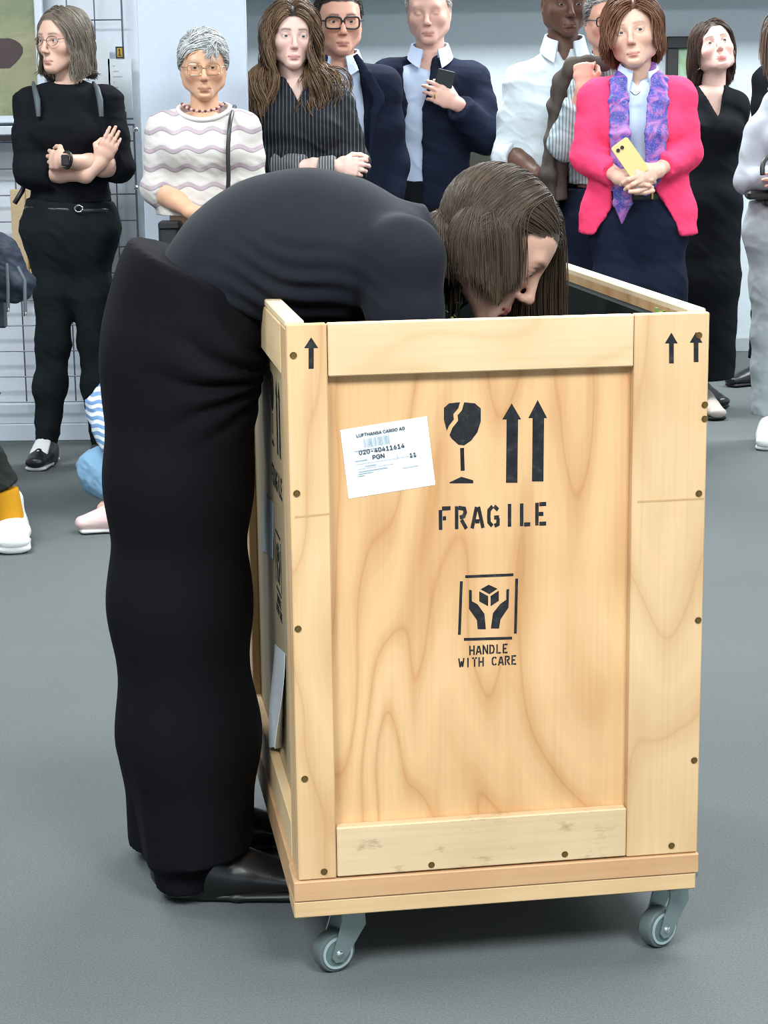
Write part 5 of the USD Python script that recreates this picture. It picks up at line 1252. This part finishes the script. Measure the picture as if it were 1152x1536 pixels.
# 6 - man in the white shirt
def p6():
    p = person('person in a loose white shirt with rolled sleeves, hands clasped low', 835, 7.7); J = p.J
    p.head(J(847, 6), (8, -4, 0), 1.05, tone=DARK, hair=(.012, .010, .009), hl=dict(front=.074, temple=.060), male=1, jaw=1.08, nose=1.3, lip=(.16, .065, .055), brow=(.012, .01, .009), iris=(.02, .015, .012), blush=.2)
    nb = J(846, 78); p.neck(nb, .055)
    sh = [J(782, 116), J(902, 104)]; che, wai, pel = J(836, 175), J(828, 238), J(826, 295)
    el = [J(763, 232, .0), J(905, 215, .02)]; wr = [J(806, 262, -.18), J(842, 262, -.18)]
    p.arm_skin('hand', el[0], wr[0], (V(.8, -.15, -.45), V(-.2, -1, .2), 1), (.046, .031), curls=(.5, .5, .5, .5))
    p.arm_skin('hand2', el[1], wr[1], (V(-.7, -.1, -.5), V(.2, -1, .2), -1), (.046, .031), curls=(.5, .5, .5, .5))
    under(p, pel, che, nb); p.skin(.0032, .0035)
    ws = cloth('white_cotton', (.60, .68, .72), .05, 900, .8, .2)
    S = torso(pel, wai, che, nb, *sh, b=1.08, yoke=.045, inf=.012) + sleeve(sh[0], el[0], wr[0], (.072, .070, .066), .12) + sleeve(sh[1], el[1], wr[1], (.072, .070, .066), .12)
    S += [ell(nb + V(0, -.02, .06), (.064, .085, .05), op='s', k=.01), cut(p, ((830, 62), (866, 62), (848, 92)), d1=0), half(J(826, 262), V(0, 0, -1))]
    p.wear('shirt', S, .007, ws, ((.012, (7, 7, 5)), (.004, (22, 22, 14))), 8)
    collar(p, nb + V(0, 0, .022), V(.03, -.12, 1), .070, .04, .42, ws, drop=.055)
    a = el[0] + (wr[0] - el[0]) * .02; p.wear('rolled_cuff', [seg(a - V(.03, 0, .012), a + (wr[0] - el[0]) * .22, .070, .068, fa=True, fb=True)], .006, ws, ((.004, (20, 20, 20)),))
    bt = []
    for y in (110, 132, 154, 176, 198, 220):
        s_ = trimesh.creation.icosphere(1, .0045); s_.apply_translation(J(846 - (y - 110) * .08, y, -.158)); bt.append(s_)
    for s_ in bt: p.put('button', s_, M['paper'], True)
    simple_legs(p, J(828, 300)[0], blackc, M['black_shoe'], M['black'], hz=.93, b=1.05)
    hair(p, 1200, .008, [(.008, .007, .006), (.02, .017, .015)], wid=.003, step=.003, comb=.1, back=.1, grav=.0, lift=.002, seed=6, root_lift=1, jitter=.3)
p6()

# 7 - man half hidden, jacket slung over his shoulder
def p7():
    p = person('person in a striped shirt holding a jacket, half hidden by the pink blazer', 915, 7.5); J = p.J
    p.head(J(911, 33), (4, -2, 0), .98, tone=ROSY, hair=(.16, .15, .14), hl=dict(front=.074, temple=.060), male=1, brow=(.2, .17, .15), iris=(.05, .05, .05))
    nb = J(914, 100); p.neck(nb, .053)
    sh = [J(872, 132, .02), J(972, 132)]; che, wai, pel = J(918, 190), J(914, 255), J(910, 305)
    el = [J(852, 212, -.14), J(985, 220)]; wr = [J(875, 132, -.26), J(975, 290, -.05)]
    p.arm_skin('hand', el[0], wr[0], (V(.02, .25, 1), V(-.4, -1, .2), 1), curls=(.8, .8, .85, .85), th=.7, s=1.0)
    p.arm_skin('hand2', el[1], wr[1], (V(0, -.2, -1), V(1, 0, 0), 1))
    under(p, pel, che, nb); p.skin(.0035, .0035)
    ms = stripes('shirt_stripe', (.22, .275, .30), (.46, .55, .58), .0112, 0, width=.34)
    S = torso(pel, wai, che, nb, *sh, b=1.04, yoke=.044, inf=.008) + sleeve(sh[0], el[0], wr[0], (.074, .078, .056), .72) + sleeve(sh[1], el[1], wr[1], (.066, .06, .05))
    S += [ell(nb + V(0, -.02, .055), (.064, .08, .05), op='s', k=.01), half(J(905, 276), V(0, 0, -1))]
    p.wear('shirt', S, .007, ms, ((.009, (8, 8, 6)), (.004, (24, 24, 24))), 9)
    collar(p, nb + V(0, 0, .02), V(0, -.12, 1), .068, .035, .42, ms)
    simple_legs(p, J(910, 310)[0], navy, M['black_shoe'], M['black'], hz=.90)
    p.eyeglasses(M['black'], (.025, .018), .0028, square=True)
    hair(p, 1200, .04, [(.07, .068, .066), (.22, .21, .20), (.38, .37, .36)], wid=.003, step=.008, comb=.4, back=.8, down=.5, hug=1.3, grav=.02, lift=.002, seed=7, root_lift=.15, jitter=.2, offs=.010)
    t = thing('jacket', 'grey brown jacket slung over the shoulder of the person in the striped shirt', 'jacket', J(835, 200, -.02))
    tw = cloth('brown_tweed', (.085, .072, .062), .3, 400, .9, .15)
    m = garment(chain([J(884, 92, -.215), J(858, 100, -.18), J(840, 124, -.12), J(832, 160, -.08), J(826, 210, -.06), J(824, 262, -.06), J(830, 312, -.05)], [(.018, .022), (.022, .028), (.022, .040), (.022, .055), (.024, .07), (.026, .08), (.030, .07)], side=V(1, 0, 0), k=.03, fb=True)
        + [seg(J(884, 92, -.215), J(908, 96, -.10), .02, .03), seg(J(872, 105, .10), J(846, 300, .12), (.05, .03), (.09, .03), side=V(1, 0, 0), k=.04)], .008, ((.010, (9, 9, 6)),), 3)
    obj('shell', rest(m, t.base), tw, t, True)
    obj('sleeve', rest(garment(chain([J(838, 132, -.10), J(836, 200, -.09), J(840, 300, -.09)], [.03, .034, .030], k=.02, fb=True), .008, ((.006, (12, 12, 6)),)), t.base), tw, t, True)
p7()

# 8 - woman in the pink blazer
def p8():
    p = person('person in a bright pink blazer, patterned scarf and navy trousers, hands clasped', 955, 7.05); J = p.J
    hl = dict(front=.066, temple=.048)
    p.head(J(950, 50), (-14, 2, -9), 1.06, tone=(.68, .42, .32), hair=(.10, .042, .022), hl=hl, age=.6, jaw=.96, nose=1.1, iris=(.05, .06, .08), gaze=(14, 4), lip=(.56, .22, .18), brow=(.20, .10, .06), brow_k=.6)
    nb = J(957, 122); p.neck(nb, .047)
    sh = [J(896, 142), J(1016, 140)]; che, wai, pel = J(957, 190), J(957, 262), J(958, 318)
    el = [J(881, 236, -.03), J(1030, 230, -.03)]; wr = [J(930, 266, -.22), J(985, 256, -.22)]
    p.arm_skin('hand', el[0], wr[0], (J(958, 264, -.25) - wr[0], V(-.15, -1, .35), 1), curls=(.55, .6, .65, .7), s=.98, th=.3)
    p.arm_skin('hand2', el[1], wr[1], (J(945, 262, -.27) - wr[1], V(.15, -1, .45), -1), curls=(.40, .45, .5, .55), s=.98, th=.2)
    under(p, pel, che, nb); p.skin(.003, .003)
    S = torso(pel, wai, che, nb, *sh, b=1.0, bust=.85)
    p.wear('shirt', grown(S, .004) + [ell(nb + V(0, -.02, .055), (.058, .08, .05), op='s', k=.01), cut(p, ((943, 108), (974, 108), (960, 130)), d1=0), half(J(957, 296), V(0, 0, -1))], .007, shirt_blue, ((.004, (10, 10, 8)),), 10)
    collar(p, nb + V(0, 0, .02), V(.06, -.12, 1), .062, .036, .40, shirt_blue, drop=.05)
    pink = cloth('pink_wool', (.86, .055, .155), .08, 700, .85, .15)
    jk = grown(torso(pel + V(0, 0, .0), wai, che, nb, *sh, b=1.02, rx=(.185, .150, .162, .142), bust=.85), .018) + [seg(pel, J(957, 350), (.205, .14), (.215, .15), side=V(1, 0, 0), k=.03, fb=True)]
    jk += grown(sleeve(sh[0], el[0], wr[0], (.062, .056, .044), .80) + sleeve(sh[1], el[1], wr[1], (.062, .056, .044), .80), .005)
    jk += [cut(p, ((919, 90), (1001, 90), (985, 284), (919, 284)), dy=-.15, d1=-.045), cut(p, ((919, 280), (983, 280), (1024, 352), (1024, 372), (919, 372)), dy=-.15, d1=-.045), cut(p, ((919, 312), (960, 312), (960, 385), (876, 385)), dy=-.15, d1=-.045),
           ell(nb + V(0, -.02, .05), (.080, .085, .06), op='s', k=.01)]
    p.wear('blazer', jk, .007, pink, ((.006, (8, 8, 8)), (.002, (26, 26, 26))), 11)
    sm = mat('scarf_print', {'tc': ('texture_coordinate', {}), 'n': ('noise_texture', {'scale': 13., 'detail': 3, 'distortion': 2.5}), 'v': ('voronoi_texture', {'scale': 34.}) if False else ('noise_texture', {'scale': 26., 'detail': 1, 'distortion': 4.0}),
        'r': ('rgb_ramp', {'ramp': [(.30, (.035, .035, .20)), (.45, (.08, .06, .36)), (.54, (.28, .08, .30)), (.66, (.42, .16, .46))]}), 'r2': ('rgb_ramp', {'ramp': [(.46, (0, 0, 0)), (.50, (1, 1, 1)), (.54, (0, 0, 0))]}),
        'm': ('mix_color', {'b': (.20, .22, .46)}), 'p': ('principled_bsdf', {'roughness': .5, 'specular_ior_level': .4})},
        [('tc.object', 'n.vector'), ('tc.object', 'v.vector'), ('n.fac', 'r.fac'), ('v.fac', 'r2.fac'), ('r2.color', 'm.fac'), ('r.color', 'm.a'), ('m.result', 'p.base_color')])
    sc = chain([J(936, 104, .02), J(927, 120, -.08), J(928, 150, -.135), J(930, 200, -.165), J(932, 262, -.165), J(934, 305, -.165), J(933, 334, -.165)], [(.02, .012), (.030, .010), (.036, .009), (.038, .009), (.036, .009), (.034, .009), (.006, .006)], side=V(1, -.25, 0), k=.015)
    sc += chain([J(978, 102, .02), J(990, 118, -.08), J(987, 150, -.135), J(984, 200, -.165), J(984, 256, -.165), J(968, 292, -.165)], [(.02, .012), (.030, .010), (.040, .009), (.044, .009), (.040, .009), (.016, .007)], side=V(1, .25, 0), k=.015)
    sc += chain([J(936, 104, .02), J(957, 100, .08), J(978, 102, .02)], [.022, .026, .022], k=.015)
    p.wear('scarf', sc, .006, sm, ((.0022, (26, 26, 8)),), 12)
    p.put('pendant_chain', tube([J(946 + 2 * i, 136 + 6 * math.sin(i / 7 * math.pi), -.135) for i in range(8)], .004, 6), M['chrome'], True)
    pants(p, J(958, 330), J(930, 342), J(986, 342), J(926, 500), J(996, 500), J(922, 640), J(1002, 640), r=(.10, .085, .085), top=J(958, 285), mt=navy, w=(.180, .122))
    p.wear('belt', chain([J(958, 286), J(958, 300)], [(.172, .118), (.174, .120)], side=V(1, 0, 0), fa=True, fb=True), .006, M['black_shoe'], it=1)
    p.put('belt_buckle', box(J(977, 299, -.128), J(980, 285, -.120), .001), M['brass'], False)
    for x, d in ((922, (-.2, -1)), (1002, (.2, -1))): shoe(p, V(J(x, 640)[0], 7.05, 0), d, M['black_shoe'], M['black'], L=.25)
    ph = thing('phone', 'pale gold phone held in the clasped hands of the person in the pink blazer', 'phone', J(940, 229, -.262))
    Rm = trimesh.transformations.rotation_matrix(-.62, (0, 1, 0))
    gold = plain('pale_gold_case', (.80, .60, .26), .3, .2)
    rb = trimesh.creation.extrude_polygon(sbox(-.026, -.060, .026, .060).buffer(.008), .009); rb.vertices = rb.vertices[:, [0, 2, 1]]; rb.invert() if rb.volume < 0 else None
    rb.apply_transform(Rm); rb.apply_translation((.012, 0, -.02)); obj('case', rb, gold, ph)
    for a, b_ in ((-.018, .047), (-.001, .047)):
        c_ = trimesh.creation.cylinder(.0065, .004, sections=20, transform=trimesh.transformations.rotation_matrix(math.pi/2, (1, 0, 0))); c_.apply_translation((a, -.001, b_)); c_.apply_transform(Rm); c_.apply_translation((.012, 0, -.02)); obj('camera_lens', c_, M['black'], ph)
    hair(p, 3600, lambda q: .045 + 1.0 * (q[:, 2] + .085), [(.050, .018, .010), (.11, .044, .022), (.19, .085, .043), (.075, .029, .015)], wid=.0028, step=.011, comb=1.0, back=.55, down=.9, hug=.75, grav=.5, lift=.006, wave=(.007, 36), seed=8, locks=70, rag=.22, root_lift=.4, jitter=.35, offs=.020, part=.02, skip=lambda q: (q[:, 1] > .060) & (q[:, 2] < .066))
p8()

# 9 - woman in black, head tilted back
def p9():
    p = person('person in a black V-neck dress with head tilted back, beside the pink blazer', 1058, 8.3); J = p.J
    hl = dict(front=.068, temple=.052)
    p.head(J(1071, 74), (4, 20, -11), 1.0, tone=(.68, .44, .37), hair=(.035, .018, .012), hl=hl, smile=1.6, jaw=1.02, iris=(.05, .04, .03), gaze=(0, -10), lip=(.46, .09, .09), brow=(.07, .045, .035))
    nb = J(1070, 128); p.neck(nb, .046, .09, .02)
    sh = [J(1018, 158), J(1102, 158)]; che, wai, pel = J(1062, 195), J(1056, 250), J(1052, 300)
    el = [J(1000, 235, .05), J(1100, 222, .10)]; wr = [J(1020, 285, .16), J(1068, 268, .19)]
    p.arm_skin('hand', el[0], wr[0], (V(.5, .1, -.5), V(0, 1, 0), 1)); p.arm_skin('hand2', el[1], wr[1], (V(-.5, .1, -.5), V(0, 1, 0), -1))
    under(p, pel, che, nb); p.skin(.0032, .0045)
    S = torso(pel, wai, che, nb, *sh, b=.98, bust=.9, inf=.006) + grown([seg(sh[0], el[0], .056, .05), seg(sh[1], el[1], .056, .048), seg(el[0], wr[0], .046, .036, fb=True), seg(el[1], wr[1], .046, .036, fb=True)], .004)
    S += [seg(pel, J(1050, 420), (.170, .125), (.165, .13), side=V(1, 0, 0), k=.05), seg(J(1050, 420), J(1046, 566), (.165, .13), (.160, .13), side=V(1, 0, 0), k=.05, fb=True)]
    S += [cut(p, ((1048, 112), (1094, 112), (1092, 128), (1080, 178), (1054, 128)), d1=.0), ell(nb + V(0, -.02, .05), (.07, .085, .05), op='s', k=.01)]
    p.wear('dress', S, .0085, blackc, ((.006, (9, 9, 5)),), 13)
    for x, dy, d, mt_ in ((1056, -.04, (.25, -1), plain('cream_shoe', (.50, .44, .38), .5)), (1050, .25, (.6, -1), M['black_shoe'])):
        shoe(p, V(J(x, 560, dy)[0], p.Y + dy, 0), d, mt_, M['black'], L=.25)
    ear = p.L(-.079, -.004, -.045); p.put('earring', tube([ear + V(.009 * math.sin(a), 0, -.012 + .012 * math.cos(a)) for a in np.linspace(0, 6.28, 16)], .0018, 5), M['chrome'], True)
    hair(p, 2600, lambda q: .075 + 1.0 * (q[:, 2] + .085), [(.018, .009, .007), (.04, .02, .013), (.075, .038, .022)], wid=.0028, step=.012, comb=1.2, back=.5, down=1.1, hug=.65, grav=.6, lift=.003, wave=(.004, 35), seed=9, locks=70, root_lift=.05, jitter=.15, offs=.010, skip=lambda q: (q[:, 1] > .058) & (q[:, 2] < .068), collide=[(nb, np.eye(3), V(.065, .065, .065))])
p9()

# 10, 11 - the two at the right edge
def p10():
    p = person('person in a pale grey long-sleeved top, light jeans and white trainers', 1186, 7.6); J = p.J
    p.head(J(1198, 40), (-10, -4, 0), 1.0, tone=PALE, hair=(.10, .07, .05), hl={})
    nb = J(1194, 112); p.neck(nb, .047)
    sh = [J(1146, 190), J(1246, 190)]; sh = [J(1142, 190), J(1246, 190)]; che, wai, pel = J(1192, 210), J(1186, 280), J(1184, 330)
    el = [J(1121, 272, -.02), J(1258, 270)]; wr = [J(1172, 262, -.20), J(1205, 268, -.2)]
    p.arm_skin('hand', el[0], wr[0], (V(.9, -.1, .1), V(0, -1, .2), 1)); p.arm_skin('hand2', el[1], wr[1], (V(-.9, -.1, .1), V(0, -1, .2), -1))
    under(p, pel, che, nb); p.skin(.0045, .005)
    gy = cloth('pale_grey_jersey', (.35, .39, .43), .06, 900, .85, .2)
    S = torso(pel, wai, che, nb, *sh, b=.98, bust=.8, inf=.006) + sleeve(sh[0], el[0], wr[0], (.062, .056, .044), .95) + sleeve(sh[1], el[1], wr[1], (.062, .056, .044), .95) + [half(J(1186, 300), V(0, 0, -1)), ell(nb + V(0, -.02, .05), (.07, .085, .05), op='s', k=.01)]
    p.wear('top', S, .008, gy, ((.007, (9, 9, 9)),), 14)
    lj = cloth('light_denim', (.33, .37, .395), .12, 600, .85, .2, big=7)
    pants(p, J(1184, 345), J(1160, 352), J(1208, 352), J(1156, 500), J(1212, 500), J(1152, 622), J(1216, 622), r=(.100, .074, .066), top=J(1184, 298), mt=lj)
    for x, d in ((1152, (-.30, -1)), (1216, (.2, -1))): shoe(p, V(J(x, 620)[0], 7.55, 0), d, M['white_rubber'], M['white_rubber'], L=.26, lace=M['white_rubber'])
    b = thing('handbag', 'black handbag under the forearm of the person in the grey top', 'bag', J(1150, 296, -.16))
    obj('bag_body', rest(box(J(1122, 300, -.13), J(1190, 284, -.05), .01), b.base), M['black'], b); obj('bag_body', rest(box(J(1146, 310, -.12), J(1190, 296, -.06), .01), b.base), M['black_shoe'], b)
    obj('strap', rest(tube(bez([J(1144, 262, -.27), J(1147, 240, -.24), J(1158, 232, -.2), J(1164, 284, -.09)], 14), .010, 6), b.base), M['black'], b, True)
    hair(p, 1000, .25, [(.08, .055, .04), (.16, .11, .08)], wid=.004, step=.016, grav=.7, comb=1.2, back=.5, seed=10, root_lift=.05)
p10()
def p11():
    p = person('person in a black coat and black boots behind the grey top at the right edge', 1196, 9.2); J = p.J
    p.head(J(1208, 30), (0, 0, 0), 1.0, tone=ROSY, hair=(.03, .022, .018), hl={}, male=1)
    nb = J(1206, 84); p.neck(nb, .053)
    sh = [J(1150, 116), J(1262, 116)]; che, wai, pel = J(1205, 170), J(1204, 235), J(1202, 285)
    el = [J(1144, 195), J(1268, 195)]; wr = [J(1150, 260, -.05), J(1262, 260, -.05)]
    for k_, e, w, t in (('hand', el[0], wr[0], -1), ('hand2', el[1], wr[1], 1)): p.arm_skin(k_, e, w, (V(0, -.2, -1), V(t, 0, 0), t))
    under(p, pel, che, nb); p.skin(.005, .006)
    S = torso(pel, wai, che, nb, *sh, b=1.08, inf=.012) + grown(sleeve(sh[0], el[0], wr[0]) + sleeve(sh[1], el[1], wr[1]), .008)
    p.wear('coat', S, .009, blackc, ((.006, (8, 8, 8)),), 15)
    P_ = lambda x, z, dy=0: V(J(1200, 300)[0] + x, 9.2 + dy, z)
    pants(p, P_(0, .9), P_(-.09, .84), P_(.09, .84), P_(-.13, .48), P_(.10, .48), V(J(1136, 500)[0], 9.15, .12), P_(.11, .10), top=P_(0, 1.0), mt=blackc)
    shoe(p, V(J(1141, 500)[0], 9.15, 0), (-.9, -.5), M['black_shoe'], M['black'], L=.28, hh=.13); shoe(p, P_(.11, 0), (.2, -1), M['black_shoe'], M['black'], L=.28, hh=.13)
    hair(p, 800, .05, [(.02, .015, .012), (.05, .04, .03)], wid=.004, step=.01, grav=.1, comb=.4, back=.7, seed=11, root_lift=.3)
p11()

# 12 - seated at the left edge, only a leg in the picture
def p12():
    Y = 5.95; p = Person('seated person at the left edge in dark trousers, mustard socks and white trainers', V(at(-70, 700, Y)[0], Y, 0), 'people sitting low on the left', Y); J = p.J
    B = p.base; P_ = lambda x, dy, z: V(B[0] + x, Y + dy, z)
    p.head(P_(-.18, .42, 1.22), (25, -4, 0), 1.0, tone=PALE, hair=(.06, .045, .03), hl={})
    nb = P_(-.18, .44, 1.05); p.neck(nb)
    sh = [P_(-.37, .44, .98), P_(.01, .44, .98)]; che, wai, pel = P_(-.18, .45, .85), P_(-.18, .47, .65), P_(-.18, .46, .50)
    el = [P_(-.42, .36, .70), P_(.05, .36, .70)]; wr = [P_(-.28, .14, .60), P_(-.08, .14, .60)]
    for k_, e, w, t in (('hand', el[0], wr[0], 1), ('hand2', el[1], wr[1], -1)): p.arm_skin(k_, e, w, (V(t * .3, -1, -.1), V(0, 0, 1), t))
    kL, kR = P_(-.30, -.02, .52), P_(-.03, -.02, .52)
    aR = J(2, 728, .0); aL = P_(-.32, .0, .16)
    p.parts['torso'] += [seg(kR, J(6, 770, .0), .05, .036)]
    under(p, pel, che, nb); p.skin(.006, .006)
    p.wear('jumper', torso(pel, wai, che, nb, *sh, inf=.01) + sleeve(sh[0], el[0], wr[0]) + sleeve(sh[1], el[1], wr[1]), .01, cloth('charcoal_knit', (.04, .042, .045), .2), ((.006, (9, 9, 9)),), 16)
    tr = [seg(pel - V(.08, 0, .0), kL, .095, .07), seg(pel + V(.08, 0, 0), kR, .095, .075), seg(pel + V(0, 0, .06), pel, (.17, .12), side=V(1, 0, 0)), seg(kL, aL, .07, .055, fb=True), seg(kR, J(2, 735, -.01), .075, .062, fb=True)]
    p.wear('trousers', tr, .008, cloth('dark_olive_cotton', (.020, .023, .020), .25, 600, .9, .15), ((.014, (9, 9, 9)), (.005, (24, 24, 24))), 17)
    p.wear('sock', [seg(J(5, 734, -.01), J(14, 775, -.01), .047, .045, fa=True)], .006, cloth('mustard_knit', (.62, .29, .015), .1, 500), it=2)
    g = ground(14, 792); wl = plain('white_leather', (.78, .79, .80), .4)
    shoe(p, V(J(14, 780)[0], Y + .03, 0), (.22, -1), wl, M['white_rubber'], L=.29, w=.055, hh=.130, lace=M['white_rubber'], sole_t=.032)
    shoe(p, V(aL[0], Y, 0), (-.1, -1), wl, M['white_rubber'], L=.29, w=.053, hh=.09, sole_t=.032)
    hair(p, 700, .2, [(.04, .03, .02), (.09, .065, .05)], wid=.004, step=.016, grav=.7, comb=1.2, back=.5, seed=12, root_lift=.05)
    c = thing('chair', 'grey metal chair under the seated person at the left edge', 'chair', V(pel[0], pel[1], 0))
    obj('seat', box((-.22, -.22, .375), (.22, .16, .395), .008), M['wire'], c); obj('backrest', box((-.21, .215, .60), (.24, .235, .86), .008), M['wire'], c)
    for x in (-.15, .1):
        for y, y1, z in ((-.16, -.18, .38), (.16, .225, .70)): obj('leg', tube([(x, y, .0), (x, (y + y1) / 2, .37), (x, y1, z)], .011, 8), M['steel'], c)
    # bag that hangs beside the chair
    t = thing('rucksack', 'dark navy soft bag with dangling grey straps hung on the chair at the left edge', 'bag', J(5, 420, .55))
    q = lambda x, y, dy=.55: J(x, y, dy)
    m = garment([ell(q(2, 400), (.085, .07, .10), k=.05), ell(q(-22, 405), (.10, .08, .12), k=.05), seg(q(-10, 372), q(26, 425), .03, .05, k=.05), seg(q(-20, 440), q(20, 432), .045, .035, k=.04)], .007, ((.020, (9, 9, 9)), (.005, (28, 28, 28))), 5)
    obj('bag_body', rest(m, t.base), cloth('navy_nylon', (.020, .030, .050), .3, 500, .55, .4), t, True)
    st = plain('grey_webbing', (.10, .125, .145), .6)
    for pts in (((10, 395), (12, 430), (12, 462)), ((26, 400), (37, 420), (38, 468))):
        obj('strap', rest(tube([q(x, y, .47) for x, y in pts], .0065, 6), t.base), st, t, True); x, y = pts[-1]
        obj('strap_tip', rest(tube([q(x, y, .47), q(x, y + 6, .47)], .0055, 6), t.base), M['chrome'], t, True)
p12()

# 13 - sits on the floor, nearly all hidden behind the wide trousers
def p13():
    Y = 6.35; p = Person('person on the floor in a striped blue shirt and jeans, mostly hidden', V(at(225, 600, Y)[0], Y, 0), 'people sitting low on the left', Y); J = p.J
    p.head(J(255, 470, .1), (15, -3, 0), .95, tone=PALE, hair=(.08, .055, .035), hl={})
    nb = J(250, 532, .1); p.neck(nb)
    sh = [J(182, 570, .08), J(305, 570, .08)]; che, wai, pel = J(243, 605, .1), J(240, 660, .12), J(238, 700, .12)
    el = [J(153, 610, .0), J(320, 650, .02)]; wr = [J(170, 676, -.12), J(270, 690, -.15)]
    for k_, e, w, t in (('hand', el[0], wr[0], 1), ('hand2', el[1], wr[1], -1)): p.arm_skin(k_, e, w, (V(t * .6, -.6, -.2), V(0, -.3, 1), t))
    under(p, pel, che, nb)
    ms = stripes('breton_stripe', (.15, .26, .45), (.62, .67, .72), .024, 1, width=.45, amp=.003, wl=.05)
    fR = J(166, 765, -.12)
    p.parts['torso'] += [seg(J(160, 765, -.10), J(185, 772, -.16), .034, .03)]
    p.skin(.006, .006)
    p.wear('shirt', torso(pel, wai, che, nb, *sh, b=.95, inf=.008) + sleeve(sh[0], el[0], wr[0], (.066, .056, .046)) + sleeve(sh[1], el[1], wr[1], (.066, .056, .046)), .008, ms, ((.010, (9, 9, 9)), (.004, (24, 24, 24))), 18)
    lj = cloth('sky_denim', (.20, .36, .52), .12, 600, .85, .2)
    kn = [J(150, 708, -.02), J(330, 715, -.05)]
    p.wear('jeans', [seg(pel - V(.07, 0, 0), kn[0], .088, .078), seg(pel + V(.07, 0, 0), kn[1], .088, .078), seg(kn[0], J(215, 755, -.18), .072, .055, fb=True), seg(kn[1], J(262, 757, -.22), .072, .055, fb=True), seg(pel + V(0, 0, .05), pel, (.165, .115), side=V(1, 0, 0), fa=True)], .008, lj, ((.012, (9, 9, 9)), (.005, (24, 24, 24))), 19)
    hair(p, 700, .25, [(.05, .035, .025), (.12, .08, .06)], wid=.004, step=.016, grav=.7, comb=1.2, back=.5, seed=13, root_lift=.05)
    for a, d in ((J(190, 770, -.24), (-1, -.25)), (J(262, 772, -.30), (1, -.3))): shoe(p, V(a[0], a[1], 0), d, plain('pale_pink_canvas', (.62, .46, .44), .6), M['white_rubber'], L=.24)
p13()
